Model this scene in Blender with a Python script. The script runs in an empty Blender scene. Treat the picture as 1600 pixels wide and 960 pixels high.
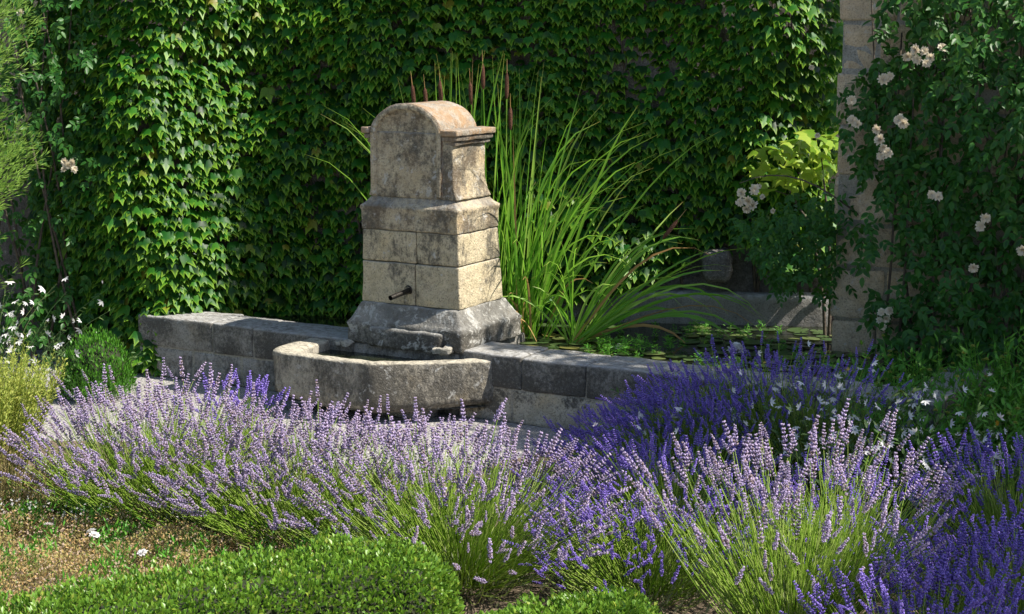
import bpy, math, random
import numpy as np
from mathutils import Vector, Matrix, noise

# ------------------------------------------------------------------ camera, sky, sun
scene = bpy.context.scene
col = scene.collection
R = math.radians
cam_data = bpy.data.cameras.new('camera')
cam_data.lens = 60.75; cam_data.sensor_width = 36.0; cam_data.sensor_fit = 'HORIZONTAL'
cam_data.clip_start = 0.1; cam_data.clip_end = 2000
cam_data.dof.use_dof = True; cam_data.dof.focus_distance = 10.2; cam_data.dof.aperture_fstop = 14
cam = bpy.data.objects.new('camera', cam_data); col.objects.link(cam)
CAM = np.array((0.0, 0.0, 2.5))
cam.location = CAM
cam.rotation_euler = (R(90) - math.atan(460 / 2700), 0, 0)
scene.camera = cam

SUN_EL = 50.0
sun_h = Vector((0.97, -0.28, 0)).normalized()
sun_dir = Vector((sun_h.x * math.cos(R(SUN_EL)), sun_h.y * math.cos(R(SUN_EL)), math.sin(R(SUN_EL))))
world = bpy.data.worlds.new('World'); scene.world = world; world.use_nodes = True
wn = world.node_tree.nodes; wl = world.node_tree.links
sky = wn.new('ShaderNodeTexSky'); sky.sky_type = 'NISHITA'; sky.sun_disc = False
sky.sun_elevation = R(SUN_EL); sky.sun_rotation = math.atan2(sun_dir.x, sun_dir.y)
bg = wn['Background']; bg.inputs[1].default_value = 0.095
wl.new(sky.outputs[0], bg.inputs[0])
sl = bpy.data.lights.new('sun', 'SUN'); sl.energy = 5.0; sl.angle = R(0.5); sl.color = (1.0, 0.94, 0.84)
so = bpy.data.objects.new('sun', sl); col.objects.link(so)
so.rotation_euler = sun_dir.to_track_quat('Z', 'Y').to_euler(); so.location = (8, -4, 12)
scene.view_settings.view_transform = 'Standard'; scene.view_settings.look = 'None'
scene.view_settings.exposure = 0.82; scene.view_settings.gamma = 1.0
scene.cycles.max_bounces = 6; scene.cycles.diffuse_bounces = 3; scene.cycles.transmission_bounces = 3
scene.cycles.glossy_bounces = 2; scene.cycles.transparent_max_bounces = 4
scene.cycles.sample_clamp_indirect = 4.0

# ------------------------------------------------------------------ helpers: tags and meshes
def tag(o, label=None, cat=None, group=None, kind=None):
    if label: o['label'] = label
    if cat: o['category'] = cat
    if group: o['group'] = group
    if kind: o['kind'] = kind
    return o

def empty(name, loc, rz=0.0):
    o = bpy.data.objects.new(name, None); col.objects.link(o)
    o.location = loc; o.rotation_euler = (0, 0, rz); o.empty_display_size = 0.1
    return o

def mesh(name, V, F, mat, attrs=None, smooth=False):
    V = np.asarray(V, 'f4'); F = np.asarray(F, 'i4'); k = F.shape[1]
    me = bpy.data.meshes.new(name)
    me.vertices.add(len(V)); me.vertices.foreach_set('co', V.ravel())
    me.loops.add(F.size); me.loops.foreach_set('vertex_index', F.ravel())
    me.polygons.add(len(F)); me.polygons.foreach_set('loop_start', np.arange(0, F.size, k, dtype='i4'))
    for n, a in (attrs or {}).items():
        me.attributes.new(n, 'FLOAT', 'POINT').data.foreach_set('value', np.asarray(a, 'f4'))
    me.update(calc_edges=True); me.validate()
    if smooth: me.polygons.foreach_set('use_smooth', np.ones(len(me.polygons), bool))
    me.materials.append(mat)
    return me

def obj(name, me, parent=None, loc=None, kind=None):
    o = bpy.data.objects.new(name, me); col.objects.link(o)
    if parent: o.parent = parent
    if loc is not None: o.location = loc
    if kind: o['kind'] = kind
    return o

def norm(a):
    a = np.asarray(a, float)
    return a / np.maximum(np.linalg.norm(a, axis=-1, keepdims=True), 1e-9)

def frames(tip, nrm):
    Y = norm(tip); X = norm(np.cross(Y, nrm)); Z = np.cross(X, Y)
    return X, Y, Z

def scatter(tm, pos, fr, sx, sy, rnd):
    """many copies of a small template as one vertex array"""
    V, F, e = tm[:3]
    X, Y, Z = fr; n = len(pos); m = len(V)
    sx = np.broadcast_to(sx, n)[:, None, None]; sy = np.broadcast_to(sy, n)[:, None, None]
    P = pos[:, None, :] + (V[None, :, 0:1] * X[:, None, :] + V[None, :, 2:3] * Z[:, None, :]) * sx + V[None, :, 1:2] * Y[:, None, :] * sy
    FF = (F[None] + (np.arange(n) * m)[:, None, None]).reshape(-1, F.shape[1])
    return P.reshape(-1, 3), FF, {'rnd': np.repeat(rnd, m) + (np.tile(tm[3], n) if len(tm) > 3 else 0), 'edge': np.tile(e, n)}

def in_view(pos):
    d = pos - CAM; p = math.atan(460 / 2700); c, s = math.cos(p), math.sin(p)
    z = d[:, 1] * c - d[:, 2] * s; u = d[:, 1] * s + d[:, 2] * c
    return (z > 0.5) & (abs(d[:, 0] / z) < 800 / 2700) & (abs(u / z) < 480 / 2700)

def foliage(parent, origin, tm, mat, pos, fr, sx, sy, rng, part='leaf', nparts=0, stuff='foliage', score=None, smooth=True):
    """the leaves of one plant: the ones that show largest as objects, the rest as one mesh"""
    n = len(pos); rnd = rng.random(n)
    sx = np.broadcast_to(np.asarray(sx, float), n); sy = np.broadcast_to(np.asarray(sy, float), n)
    pos = pos - np.asarray(origin)
    idx = np.array([], int)
    if nparts:
        sc = (score if score is not None else -np.linalg.norm(pos + origin - CAM, axis=1)) + 100.0 * in_view(pos + origin)
        idx = np.argsort(-sc)[:nparts]
        base = mesh(part, tm[0], tm[1], mat, {'edge': tm[2], 'rnd': np.zeros(len(tm[0]))}, smooth)
        X, Y, Z = fr
        for i in idx:
            o = obj(part, base, parent)
            a, b, c, p = X[i] * sx[i], Y[i] * sy[i], Z[i] * sx[i], pos[i]
            o.matrix_basis = Matrix(((a[0], b[0], c[0], p[0]), (a[1], b[1], c[1], p[1]), (a[2], b[2], c[2], p[2]), (0, 0, 0, 1)))
    keep = np.ones(n, bool); keep[idx] = False
    if keep.any():
        V, F, at = scatter(tm, pos[keep], [q[keep] for q in fr], sx[keep], sy[keep], rnd[keep])
        obj(stuff, mesh(stuff, V, F, mat, at, smooth), parent, kind='stuff')

def tubes(P, rad, sides=3):
    """P (n,k,3) -> one mesh of n thin stems, rad (k,)"""
    n, k, _ = P.shape
    d = norm(P[:, -1] - P[:, 0]); ref = np.where(abs(d[:, 2:3]) > .9, [[1., 0, 0]], [[0, 0, 1.]])
    s1 = norm(np.cross(d, ref)); s2 = np.cross(d, s1)
    a = np.arange(sides) * 2 * math.pi / sides
    off = np.cos(a)[None, :, None] * s1[:, None] + np.sin(a)[None, :, None] * s2[:, None]
    rad = np.asarray(rad, float)
    if rad.ndim == 1: rad = np.broadcast_to(rad, (n, k))
    V = P[:, :, None, :] + off[:, None] * rad[:, :, None, None]
    F = []
    for i in range(k - 1):
        for j in range(sides):
            F.append((i * sides + j, i * sides + (j + 1) % sides, (i + 1) * sides + (j + 1) % sides, (i + 1) * sides + j))
    F = np.array(F)
    FF = (F[None] + (np.arange(n) * k * sides)[:, None, None]).reshape(-1, 4)
    return V.reshape(-1, 3), FF

def grid_box(lo, hi, r, seg):
    lo = np.array(lo, float); hi = np.array(hi, float)
    ax = []
    for i in range(3):
        L = hi[i] - lo[i]; n = max(2, int(round((L - 2 * r) / seg)) + 1)
        ax.append(np.concatenate(([lo[i], lo[i] + .3 * r], np.linspace(lo[i] + r, hi[i] - r, n), [hi[i] - .3 * r, hi[i]])))
    Vs, Fs, o = [], [], 0
    for i in range(3):
        j, k = (i + 1) % 3, (i + 2) % 3
        for side in (0, 1):
            A, B = np.meshgrid(ax[j], ax[k], indexing='ij')
            V = np.zeros((A.size, 3)); V[:, j] = A.ravel(); V[:, k] = B.ravel(); V[:, i] = (lo, hi)[side][i]
            na, nb = A.shape; q = np.arange(na * nb).reshape(na, nb)
            f = np.stack([q[:-1, :-1], q[1:, :-1], q[1:, 1:], q[:-1, 1:]], -1).reshape(-1, 4)
            if side == 0: f = f[:, ::-1]
            Vs.append(V); Fs.append(f + o); o += len(V)
    V = np.concatenate(Vs); F = np.concatenate(Fs)
    key, inv = np.unique(np.round(V, 5), axis=0, return_inverse=True)
    return key, inv.reshape(-1)[F], lo, hi

def roughen(V, amp, freq, seed):
    s = Vector((seed * 3.1, seed * 1.7, seed * 0.9))
    out = V.copy()
    for i in range(len(V)):
        p = Vector(V[i])
        out[i] += np.array(noise.noise_vector(p * freq + s)) * amp + np.array(noise.noise_vector(p * freq * 4 + s)) * amp * .4
    return out

def stone(name, lo, hi, mat, parent=None, r=.018, seg=.045, amp=.008, freq=7, seed=0, warp=None):
    """a weathered block with rounded, chipped edges"""
    V, F, lo, hi = grid_box(lo, hi, r, seg)
    inner = np.clip(V, lo + r, hi - r); d = V - inner
    V = inner + norm(d) * r
    if warp: V = warp(V)
    V = roughen(V, amp, freq, seed)
    return obj(name, mesh(name, V, F, mat, None, True), parent)

# ------------------------------------------------------------------ helpers: materials
def new_mat(name):
    m = bpy.data.materials.new(name); m.use_nodes = True
    nt = m.node_tree; nt.nodes.clear()
    return m, nt.nodes, nt.links

def nd(N, t, **kw):
    n = N.new(t)
    for k, v in kw.items(): setattr(n, k, v)
    return n

def mixc(N, L, fac, a, b):
    m = nd(N, 'ShaderNodeMix', data_type='RGBA')
    for sock, v in ((m.inputs[0], fac), (m.inputs[6], a), (m.inputs[7], b)):
        if isinstance(v, (int, float)): sock.default_value = v
        elif isinstance(v, tuple): sock.default_value = (*v, 1)
        else: L.new(v, sock)
    return m.outputs[2]

def noise_fac(N, L, vec, scale, lo, hi, detail=6, rough=.6, dist=0.0):
    t = nd(N, 'ShaderNodeTexNoise'); t.inputs['Scale'].default_value = scale; t.inputs['Detail'].default_value = detail
    t.inputs['Roughness'].default_value = rough; t.inputs['Distortion'].default_value = dist
    L.new(vec, t.inputs['Vector'])
    r = nd(N, 'ShaderNodeMapRange', interpolation_type='SMOOTHSTEP'); r.inputs[1].default_value = lo; r.inputs[2].default_value = hi
    L.new(t.outputs[0], r.inputs[0])
    return r.outputs[0], t.outputs[0]

def math_n(N, L, op, a, b):
    m = nd(N, 'ShaderNodeMath', operation=op)
    for s, v in ((m.inputs[0], a), (m.inputs[1], b)):
        if isinstance(v, (int, float)): s.default_value = v
        else: L.new(v, s)
    return m.outputs[0]

def stone_mat(name, base, base2, dark_lo=.45, dark_hi=.6, white=.62, orange=0.0, streak=0.0, top=(.42, .41, .38), topamt=.0, darkc=(.062, .058, .05), pale=(.54, .53, .49)):
    m, N, L = new_mat(name)
    out = nd(N, 'ShaderNodeOutputMaterial'); bs = nd(N, 'ShaderNodeBsdfPrincipled')
    tc = nd(N, 'ShaderNodeTexCoord'); oi = nd(N, 'ShaderNodeObjectInfo')
    vec = tc.outputs['Object']
    m1, _ = noise_fac(N, L, vec, 7, .35, .7)
    c = mixc(N, L, m1, base, base2)
    yst, _ = noise_fac(N, L, vec, 3.2, .5, .75, 4)
    c = mixc(N, L, math_n(N, L, 'MULTIPLY', yst, .6), c, (base[0] * 1.05, base[1] * .88, base[2] * .6))
    mo, _ = noise_fac(N, L, vec, 11, .42, .66, 9, .72, .5)
    c = mixc(N, L, math_n(N, L, 'MULTIPLY', mo, .55), c, (base[0] * .6, base[1] * .57, base[2] * .52))
    gr, _ = noise_fac(N, L, vec, 60, .40, .68, 5, .8)
    c = mixc(N, L, math_n(N, L, 'MULTIPLY', gr, .45), c, (base[0] * .45, base[1] * .46, base[2] * .48))
    # soot and black lichen
    mp = nd(N, 'ShaderNodeMapping'); mp.inputs['Scale'].default_value = (1, 1, 1 - .8 * streak); L.new(vec, mp.inputs[0])
    _, a = noise_fac(N, L, mp.outputs[0], 2.6, 0, 1, 8, .65)
    _, b = noise_fac(N, L, mp.outputs[0], 30, 0, 1, 8, .78)
    ab = math_n(N, L, 'ADD', math_n(N, L, 'MULTIPLY', a, .58), math_n(N, L, 'MULTIPLY', b, .42))
    ab = math_n(N, L, 'ADD', ab, math_n(N, L, 'MULTIPLY', math_n(N, L, 'SUBTRACT', oi.outputs['Random'], .5), .06))
    rr = nd(N, 'ShaderNodeMapRange', interpolation_type='SMOOTHSTEP'); rr.inputs[1].default_value = dark_lo; rr.inputs[2].default_value = dark_hi
    L.new(ab, rr.inputs[0])
    c = mixc(N, L, math_n(N, L, 'MULTIPLY', rr.outputs[0], .84), c, darkc)
    sk, _ = noise_fac(N, L, vec, 75, .54, .66, 6, .85)
    c = mixc(N, L, math_n(N, L, 'MULTIPLY', sk, .35), c, pale)
    # fine pits
    pit, pr = noise_fac(N, L, vec, 95, .52, .68, 3, .6)
    c = mixc(N, L, math_n(N, L, 'MULTIPLY', pit, .55), c, (.06, .055, .045))
    # pale lichen specks
    wl1, _ = noise_fac(N, L, vec, 14, white, white + .1, 7, .75, .4)
    c = mixc(N, L, math_n(N, L, 'MULTIPLY', wl1, .8), c, pale)
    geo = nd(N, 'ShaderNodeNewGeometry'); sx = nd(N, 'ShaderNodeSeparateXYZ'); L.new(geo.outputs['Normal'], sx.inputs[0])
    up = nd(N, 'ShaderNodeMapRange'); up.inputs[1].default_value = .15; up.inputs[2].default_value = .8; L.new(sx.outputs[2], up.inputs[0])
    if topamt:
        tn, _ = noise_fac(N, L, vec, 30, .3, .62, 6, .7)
        c = mixc(N, L, math_n(N, L, 'MULTIPLY', math_n(N, L, 'MULTIPLY', up.outputs[0], tn), topamt), c, top)  # up-facing stone paler: lichen growth plus a sunlit tone put into the colour
    if orange:
        on, _ = noise_fac(N, L, vec, 8, .38, .6, 8, .7, .6)
        c = mixc(N, L, math_n(N, L, 'MULTIPLY', on, orange), c, (.38, .20, .07))
        on2, _ = noise_fac(N, L, vec, 22, .52, .6, 8, .7, .6)
        c = mixc(N, L, math_n(N, L, 'MULTIPLY', on2, orange * .8), c, (.44, .40, .34))
    L.new(c, bs.inputs['Base Color']); bs.inputs['Roughness'].default_value = .92
    bs.inputs['Specular IOR Level'].default_value = .2
    _, h1 = noise_fac(N, L, vec, 18, 0, 1, 9, .7)
    hh = math_n(N, L, 'ADD', h1, math_n(N, L, 'MULTIPLY', pr, .35))
    bp = nd(N, 'ShaderNodeBump'); bp.inputs['Strength'].default_value = .9; bp.inputs['Distance'].default_value = .022
    L.new(hh, bp.inputs['Height']); L.new(bp.outputs[0], bs.inputs['Normal'])
    L.new(bs.outputs[0], out.inputs[0])
    return m

def leaf_mat(name, ramp, edge, rough=.45, trans=.3, spec=.4, edge_pow=1.0, tcol=None):
    """ramp: list of (pos, rgb) picked per leaf; edge: rgb mixed in by the leaf's own 'edge' attribute"""
    m, N, L = new_mat(name)
    out = nd(N, 'ShaderNodeOutputMaterial'); bs = nd(N, 'ShaderNodeBsdfPrincipled')
    at = nd(N, 'ShaderNodeAttribute', attribute_name='rnd'); ae = nd(N, 'ShaderNodeAttribute', attribute_name='edge')
    oi = nd(N, 'ShaderNodeObjectInfo')
    v = math_n(N, L, 'FRACT', math_n(N, L, 'ADD', at.outputs['Fac'], oi.outputs['Random']), 0)
    cr = nd(N, 'ShaderNodeValToRGB'); L.new(v, cr.inputs[0])
    els = cr.color_ramp.elements
    while len(els) < len(ramp): els.new(.5)
    for e, (p, c_) in zip(els, ramp): e.position = p; e.color = (*c_, 1)
    ef = math_n(N, L, 'POWER', ae.outputs['Fac'], edge_pow)
    c = mixc(N, L, ef, cr.outputs[0], edge)
    L.new(c, bs.inputs['Base Color']); bs.inputs['Roughness'].default_value = rough
    bs.inputs['Specular IOR Level'].default_value = spec
    if trans > 0:
        tr = nd(N, 'ShaderNodeBsdfTranslucent')
        tcl = mixc(N, L, .5, c, tcol if tcol else edge)
        L.new(tcl, tr.inputs[0])
        mx = nd(N, 'ShaderNodeMixShader'); mx.inputs[0].default_value = trans
        L.new(bs.outputs[0], mx.inputs[1]); L.new(tr.outputs[0], mx.inputs[2]); L.new(mx.outputs[0], out.inputs[0])
    else:
        L.new(bs.outputs[0], out.inputs[0])
    return m

def plain(name, c, rough=.6, metal=0.0, bump=0, c2=None, scale=20):
    m, N, L = new_mat(name)
    out = nd(N, 'ShaderNodeOutputMaterial'); bs = nd(N, 'ShaderNodeBsdfPrincipled')
    tc = nd(N, 'ShaderNodeTexCoord')
    f, h = noise_fac(N, L, tc.outputs['Object'], scale, .35, .65)
    L.new(mixc(N, L, f, c, c2 or tuple(x * .6 for x in c)), bs.inputs['Base Color'])
    bs.inputs['Roughness'].default_value = rough; bs.inputs['Metallic'].default_value = metal
    if bump:
        bp = nd(N, 'ShaderNodeBump'); bp.inputs['Strength'].default_value = bump; bp.inputs['Distance'].default_value = .02
        L.new(h, bp.inputs['Height']); L.new(bp.outputs[0], bs.inputs['Normal'])
    L.new(bs.outputs[0], out.inputs[0])
    return m

def gravel_mat(name, ca, cb, scale):
    m, N, L = new_mat(name)
    out = nd(N, 'ShaderNodeOutputMaterial'); bs = nd(N, 'ShaderNodeBsdfPrincipled')
    tc = nd(N, 'ShaderNodeTexCoord'); v = nd(N, 'ShaderNodeTexVoronoi'); v.inputs['Scale'].default_value = scale
    L.new(tc.outputs['Object'], v.inputs['Vector'])
    sp = nd(N, 'ShaderNodeSeparateColor'); L.new(v.outputs['Color'], sp.inputs[0])
    c = mixc(N, L, sp.outputs[0], ca, cb)
    f, _ = noise_fac(N, L, tc.outputs['Object'], 2.0, .4, .7)
    c = mixc(N, L, math_n(N, L, 'MULTIPLY', f, .4), c, tuple(x * .5 for x in ca))
    L.new(c, bs.inputs['Base Color']); bs.inputs['Roughness'].default_value = .9
    bp = nd(N, 'ShaderNodeBump'); bp.inputs['Strength'].default_value = .9; bp.inputs['Distance'].default_value = .015; bp.invert = True
    L.new(v.outputs['Distance'], bp.inputs['Height']); L.new(bp.outputs[0], bs.inputs['Normal'])
    L.new(bs.outputs[0], out.inputs[0])
    return m

CREAM = (.66, .56, .37); CREAM2 = (.54, .46, .32); GREY = (.30, .285, .25)
M = {}
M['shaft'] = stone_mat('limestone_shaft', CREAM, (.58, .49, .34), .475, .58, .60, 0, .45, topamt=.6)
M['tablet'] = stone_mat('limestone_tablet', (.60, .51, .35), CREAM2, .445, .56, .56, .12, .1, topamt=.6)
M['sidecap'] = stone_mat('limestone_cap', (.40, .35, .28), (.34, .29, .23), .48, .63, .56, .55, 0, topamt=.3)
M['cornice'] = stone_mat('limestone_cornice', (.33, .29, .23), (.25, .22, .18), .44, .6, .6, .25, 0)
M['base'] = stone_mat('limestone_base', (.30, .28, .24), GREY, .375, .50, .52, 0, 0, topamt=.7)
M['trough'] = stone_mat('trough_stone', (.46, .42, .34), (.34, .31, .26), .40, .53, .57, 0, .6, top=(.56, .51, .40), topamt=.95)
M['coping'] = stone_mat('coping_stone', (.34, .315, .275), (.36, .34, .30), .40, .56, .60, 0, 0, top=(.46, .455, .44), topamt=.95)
M['render'] = stone_mat('lime_render', (.62, .56, .43), (.52, .47, .38), .52, .60, .60, 0, 0)
M['lower'] = stone_mat('lower_stone', (.44, .42, .385), (.34, .325, .30), .44, .58, .58, 0, .3)
M['mortar'] = stone_mat('mortar', (.46, .43, .36), (.36, .34, .29), .56, .7, .6)
M['house'] = stone_mat('house_stone', (.66, .54, .37), (.52, .43, .31), .50, .66, .56, .15, 0)
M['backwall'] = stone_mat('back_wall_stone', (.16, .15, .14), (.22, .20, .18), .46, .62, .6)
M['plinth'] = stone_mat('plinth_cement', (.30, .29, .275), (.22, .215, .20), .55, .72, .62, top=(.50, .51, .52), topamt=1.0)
M['iron'] = plain('iron', (.05, .045, .04), .5, .8, .3)
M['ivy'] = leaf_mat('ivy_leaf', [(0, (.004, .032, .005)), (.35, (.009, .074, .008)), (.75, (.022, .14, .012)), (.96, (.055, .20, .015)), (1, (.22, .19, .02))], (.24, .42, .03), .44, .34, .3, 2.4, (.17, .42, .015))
M['rose_leaf'] = leaf_mat('rose_leaf', [(0, (.010, .060, .012)), (.6, (.022, .105, .016)), (.92, (.042, .15, .02)), (1, (.10, .18, .03))], (.05, .16, .02), .42, .3, .3, 2.5, (.12, .24, .03))
M['vine_leaf'] = leaf_mat('vine_leaf', [(0, (.14, .30, .025)), (.5, (.28, .46, .04)), (1, (.42, .55, .07))], (.46, .54, .08), .45, .55, .3, 2, (.4, .5, .05))
M['box'] = leaf_mat('box_leaf', [(0, (.07, .17, .015)), (.5, (.13, .28, .025)), (.85, (.20, .36, .04)), (1, (.34, .36, .05))], (.20, .36, .04), .36, .34, .45, 2, (.22, .34, .03))
M['boxball'] = leaf_mat('box_ball_leaf', [(0, (.04, .17, .012)), (.6, (.09, .31, .02)), (1, (.17, .42, .04))], (.08, .2, .03), .32, .28, .5, 2, (.15, .32, .03))
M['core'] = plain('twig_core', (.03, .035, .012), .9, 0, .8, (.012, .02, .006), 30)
M['bark'] = plain('bark', (.11, .085, .06), .9, 0, .8, (.05, .04, .03), 25)
M['stem'] = leaf_mat('lavender_stem', [(0, (.20, .38, .03)), (.5, (.34, .52, .06)), (1, (.50, .60, .18))], (.4, .5, .1), .6, .4, .3, 1, (.3, .4, .08))
M['lav_leaf'] = leaf_mat('lavender_leaf', [(0, (.12, .16, .08)), (.6, (.22, .26, .14)), (1, (.40, .38, .24))], (.3, .32, .18), .7, .2, .2)
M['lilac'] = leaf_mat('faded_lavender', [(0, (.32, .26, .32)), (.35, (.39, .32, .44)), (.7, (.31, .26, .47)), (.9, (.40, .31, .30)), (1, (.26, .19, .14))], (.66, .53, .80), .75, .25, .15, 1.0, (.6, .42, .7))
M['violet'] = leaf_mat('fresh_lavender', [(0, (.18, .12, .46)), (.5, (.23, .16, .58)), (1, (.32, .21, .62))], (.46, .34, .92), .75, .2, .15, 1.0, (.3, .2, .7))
M['cattail'] = leaf_mat('cattail_leaf', [(0, (.12, .34, .03)), (.6, (.22, .46, .05)), (.95, (.34, .52, .09)), (1, (.44, .52, .12))], (.50, .34, .10), .4, .46, .4, 12, (.28, .6, .04))
M['drycat'] = leaf_mat('dry_cattail_leaf', [(0, (.42, .26, .09)), (1, (.50, .36, .16))], (.5, .3, .12), .6, .3, .2)
M['catspike'] = plain('cattail_spike', (.12, .05, .025), .95, 0, .6, (.08, .03, .015), 120)
M['petal'] = leaf_mat('rose_petal', [(0, (.74, .60, .40)), (.7, (.78, .68, .50)), (1, (.62, .45, .28))], (.82, .76, .62), .6, .3, .2, 1, (.8, .7, .5))
M['whiteflower'] = leaf_mat('white_petal', [(0, (.82, .82, .80)), (.8, (.84, .82, .80)), (1, (.82, .66, .68))], (.84, .82, .8), .6, .3, .2, 1, (.8, .75, .75))
M['gaura'] = leaf_mat('gaura_leaf', [(0, (.04, .10, .03)), (.6, (.07, .15, .04)), (1, (.16, .14, .06))], (.1, .18, .05), .55, .25, .3)
M['herb'] = leaf_mat('herb_leaf', [(0, (.05, .24, .015)), (.6, (.10, .36, .025)), (1, (.18, .42, .04))], (.1, .22, .04), .5, .3, .35, 2, (.2, .4, .04))
M['santolina'] = leaf_mat('santolina_leaf', [(0, (.22, .36, .05)), (.6, (.38, .48, .08)), (1, (.52, .52, .14))], (.4, .42, .1), .6, .35, .2, 1, (.5, .5, .1))
M['dryherb'] = leaf_mat('dry_herb', [(0, (.20, .15, .06)), (.6, (.30, .24, .10)), (1, (.4, .33, .15))], (.34, .28, .12), .7, .3, .2)
M['conifer'] = leaf_mat('conifer_leaf', [(0, (.10, .24, .03)), (.6, (.18, .34, .05)), (1, (.28, .42, .08))], (.28, .44, .08), .6, .4, .25, 1, (.3, .45, .06))
M['cover'] = leaf_mat('ground_cover', [(0, (.10, .18, .03)), (.3, (.26, .32, .06)), (.5, (.44, .34, .10)), (.75, (.54, .30, .11)), (.92, (.66, .44, .22)), (1, (.78, .62, .48))], (.42, .32, .16), .7, .3, .2)
M['faded'] = leaf_mat('faded_blossom', [(0, (.62, .42, .34)), (.5, (.66, .50, .34)), (1, (.74, .62, .50))], (.7, .5, .42), .7, .3, .2)
M['pad'] = leaf_mat('lily_pad', [(0, (.05, .09, .03)), (.6, (.09, .14, .045)), (.9, (.16, .19, .06)), (1, (.26, .22, .06))], (.13, .16, .05), .3, .1, .5)
M['orange'] = leaf_mat('orange_petal', [(0, (.75, .28, .02)), (1, (.8, .4, .03))], (.8, .36, .03), .6, .3, .2)
M['gravel'] = gravel_mat('gravel', (.42, .40, .38), (.24, .23, .22), 55)
M['soil'] = gravel_mat('soil', (.12, .09, .06), (.20, .15, .10), 40)
M['tree_leaf'] = leaf_mat('shade_tree_leaf', [(0, (.03, .08, .02)), (1, (.07, .14, .03))], (.08, .15, .03), .5, .25)

def water_mat():
    m, N, L = new_mat('pond_water')
    out = nd(N, 'ShaderNodeOutputMaterial'); bs = nd(N, 'ShaderNodeBsdfPrincipled')
    tc = nd(N, 'ShaderNodeTexCoord')
    f, h = noise_fac(N, L, tc.outputs['Object'], 14, .3, .7, 3, .5)
    L.new(mixc(N, L, f, (.010, .014, .008), (.02, .024, .012)), bs.inputs['Base Color'])
    bs.inputs['Roughness'].default_value = .06; bs.inputs['IOR'].default_value = 1.33
    bp = nd(N, 'ShaderNodeBump'); bp.inputs['Strength'].default_value = .12; bp.inputs['Distance'].default_value = .01
    L.new(h, bp.inputs['Height']); L.new(bp.outputs[0], bs.inputs['Normal']); L.new(bs.outputs[0], out.inputs[0])
    return m
M['water'] = water_mat()

# ------------------------------------------------------------------ leaf and flower templates (x across, y along, z up)
def fan(pts, centre, edge_c=0.0):
    V = [centre] + list(pts); n = len(pts)
    F = [(0, i + 1, (i + 1) % n + 1) for i in range(n)]
    return np.array(V, float), np.array(F), np.array([edge_c] + [1.0] * n)

def t_ivy():
    half = [(.18, -.08), (.38, -.02), (.47, .20), (.60, .66), (.34, .50), (.24, .58), (.12, .80)]
    pts = [(0, 0)] + half + [(0, 1.12)] + [(-x, y) for x, y in half[::-1]]
    V, F, e = fan([(x, y, 0) for x, y in pts], (0, .42, 0))
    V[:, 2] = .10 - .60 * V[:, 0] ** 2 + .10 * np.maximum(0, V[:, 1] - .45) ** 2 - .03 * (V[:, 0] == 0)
    e = e * np.clip(.15 + V[:, 1] * 1.1, .1, 1)  # paler towards the tip: yellow margin plus sky light painted in
    return V, F, e

def t_leaf(w=.5, fold=.12, droop=.12):
    pts = [(0, 0), (w * .36, .16), (w * .5, .42), (w * .34, .72), (0, 1), (-w * .34, .72), (-w * .5, .42), (-w * .36, .16)]
    V, F, e = fan([(x, y, 0) for x, y in pts], (0, .45, 0))
    V[:, 2] = abs(V[:, 0]) * fold * 2 - droop * V[:, 1] ** 2
    return V, F, e

def t_blade(w=.2):
    V = np.array([(0, 0, 0), (w / 2, .45, .03), (0, 1, 0), (-w / 2, .45, .03)], float)
    return V, np.array([(0, 1, 2), (0, 2, 3)]), np.array([0, .5, 1, .5])

def t_small(w=.55):
    V = np.array([(0, 0, 0), (w / 2, .5, .1), (0, 1, -.05), (-w / 2, .5, .1), (0, .5, 0)], float)
    return V, np.array([(0, 1, 4), (1, 2, 4), (2, 3, 4), (3, 0, 4)]), np.array([0, 1, 1, 1, 0.])

def t_spike(seed, whorls=8, per=6, fat=.098):
    r = random.Random(seed); V, F, e, rn = [], [], [], []
    for k in range(whorls):
        t = k / (whorls - 1)
        y = 0 if k == 0 else .14 + .74 * (k - 1) / (whorls - 2)
        rad = fat * (.75 + .45 * math.sin(math.pi * min(1, .25 + t * .85))) * (.6 if k == 0 else 1)
        n = per if k else max(2, per - 2)
        for i in range(n):
            a = 2 * math.pi * (i + .5 * (k % 2)) / n + r.uniform(-.3, .3)
            d = Vector((math.cos(a), .9 + .7 * t, math.sin(a))).normalized()
            s1 = d.cross(Vector((0, 1, 0.05))).normalized(); s2 = d.cross(s1)
            b = Vector((0, y + r.uniform(-.015, .015), 0)); ln = rad * 1.35 * r.uniform(.8, 1.2); w = .037 * r.uniform(.7, 1.3)
            o = len(V); V.append(b); 
            for j in range(3):
                q = 2 * math.pi * j / 3; V.append(b + d * ln * .62 + (s1 * math.cos(q) + s2 * math.sin(q)) * w)
            V.append(b + d * ln)
            op = 1.0 if r.random() < .28 else r.uniform(0, .25)
            rn += [r.random() * .6] * 5
            e += [0, op * .6, op * .6, op * .6, op]
            if k and r.random() < .12: continue
            for j in range(3):
                F.append((o, o + 1 + (j + 1) % 3, o + 1 + j)); F.append((o + 4, o + 1 + j, o + 1 + (j + 1) % 3))
    return np.array([tuple(v) for v in V]), np.array(F), np.array(e), np.array(rn)

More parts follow.
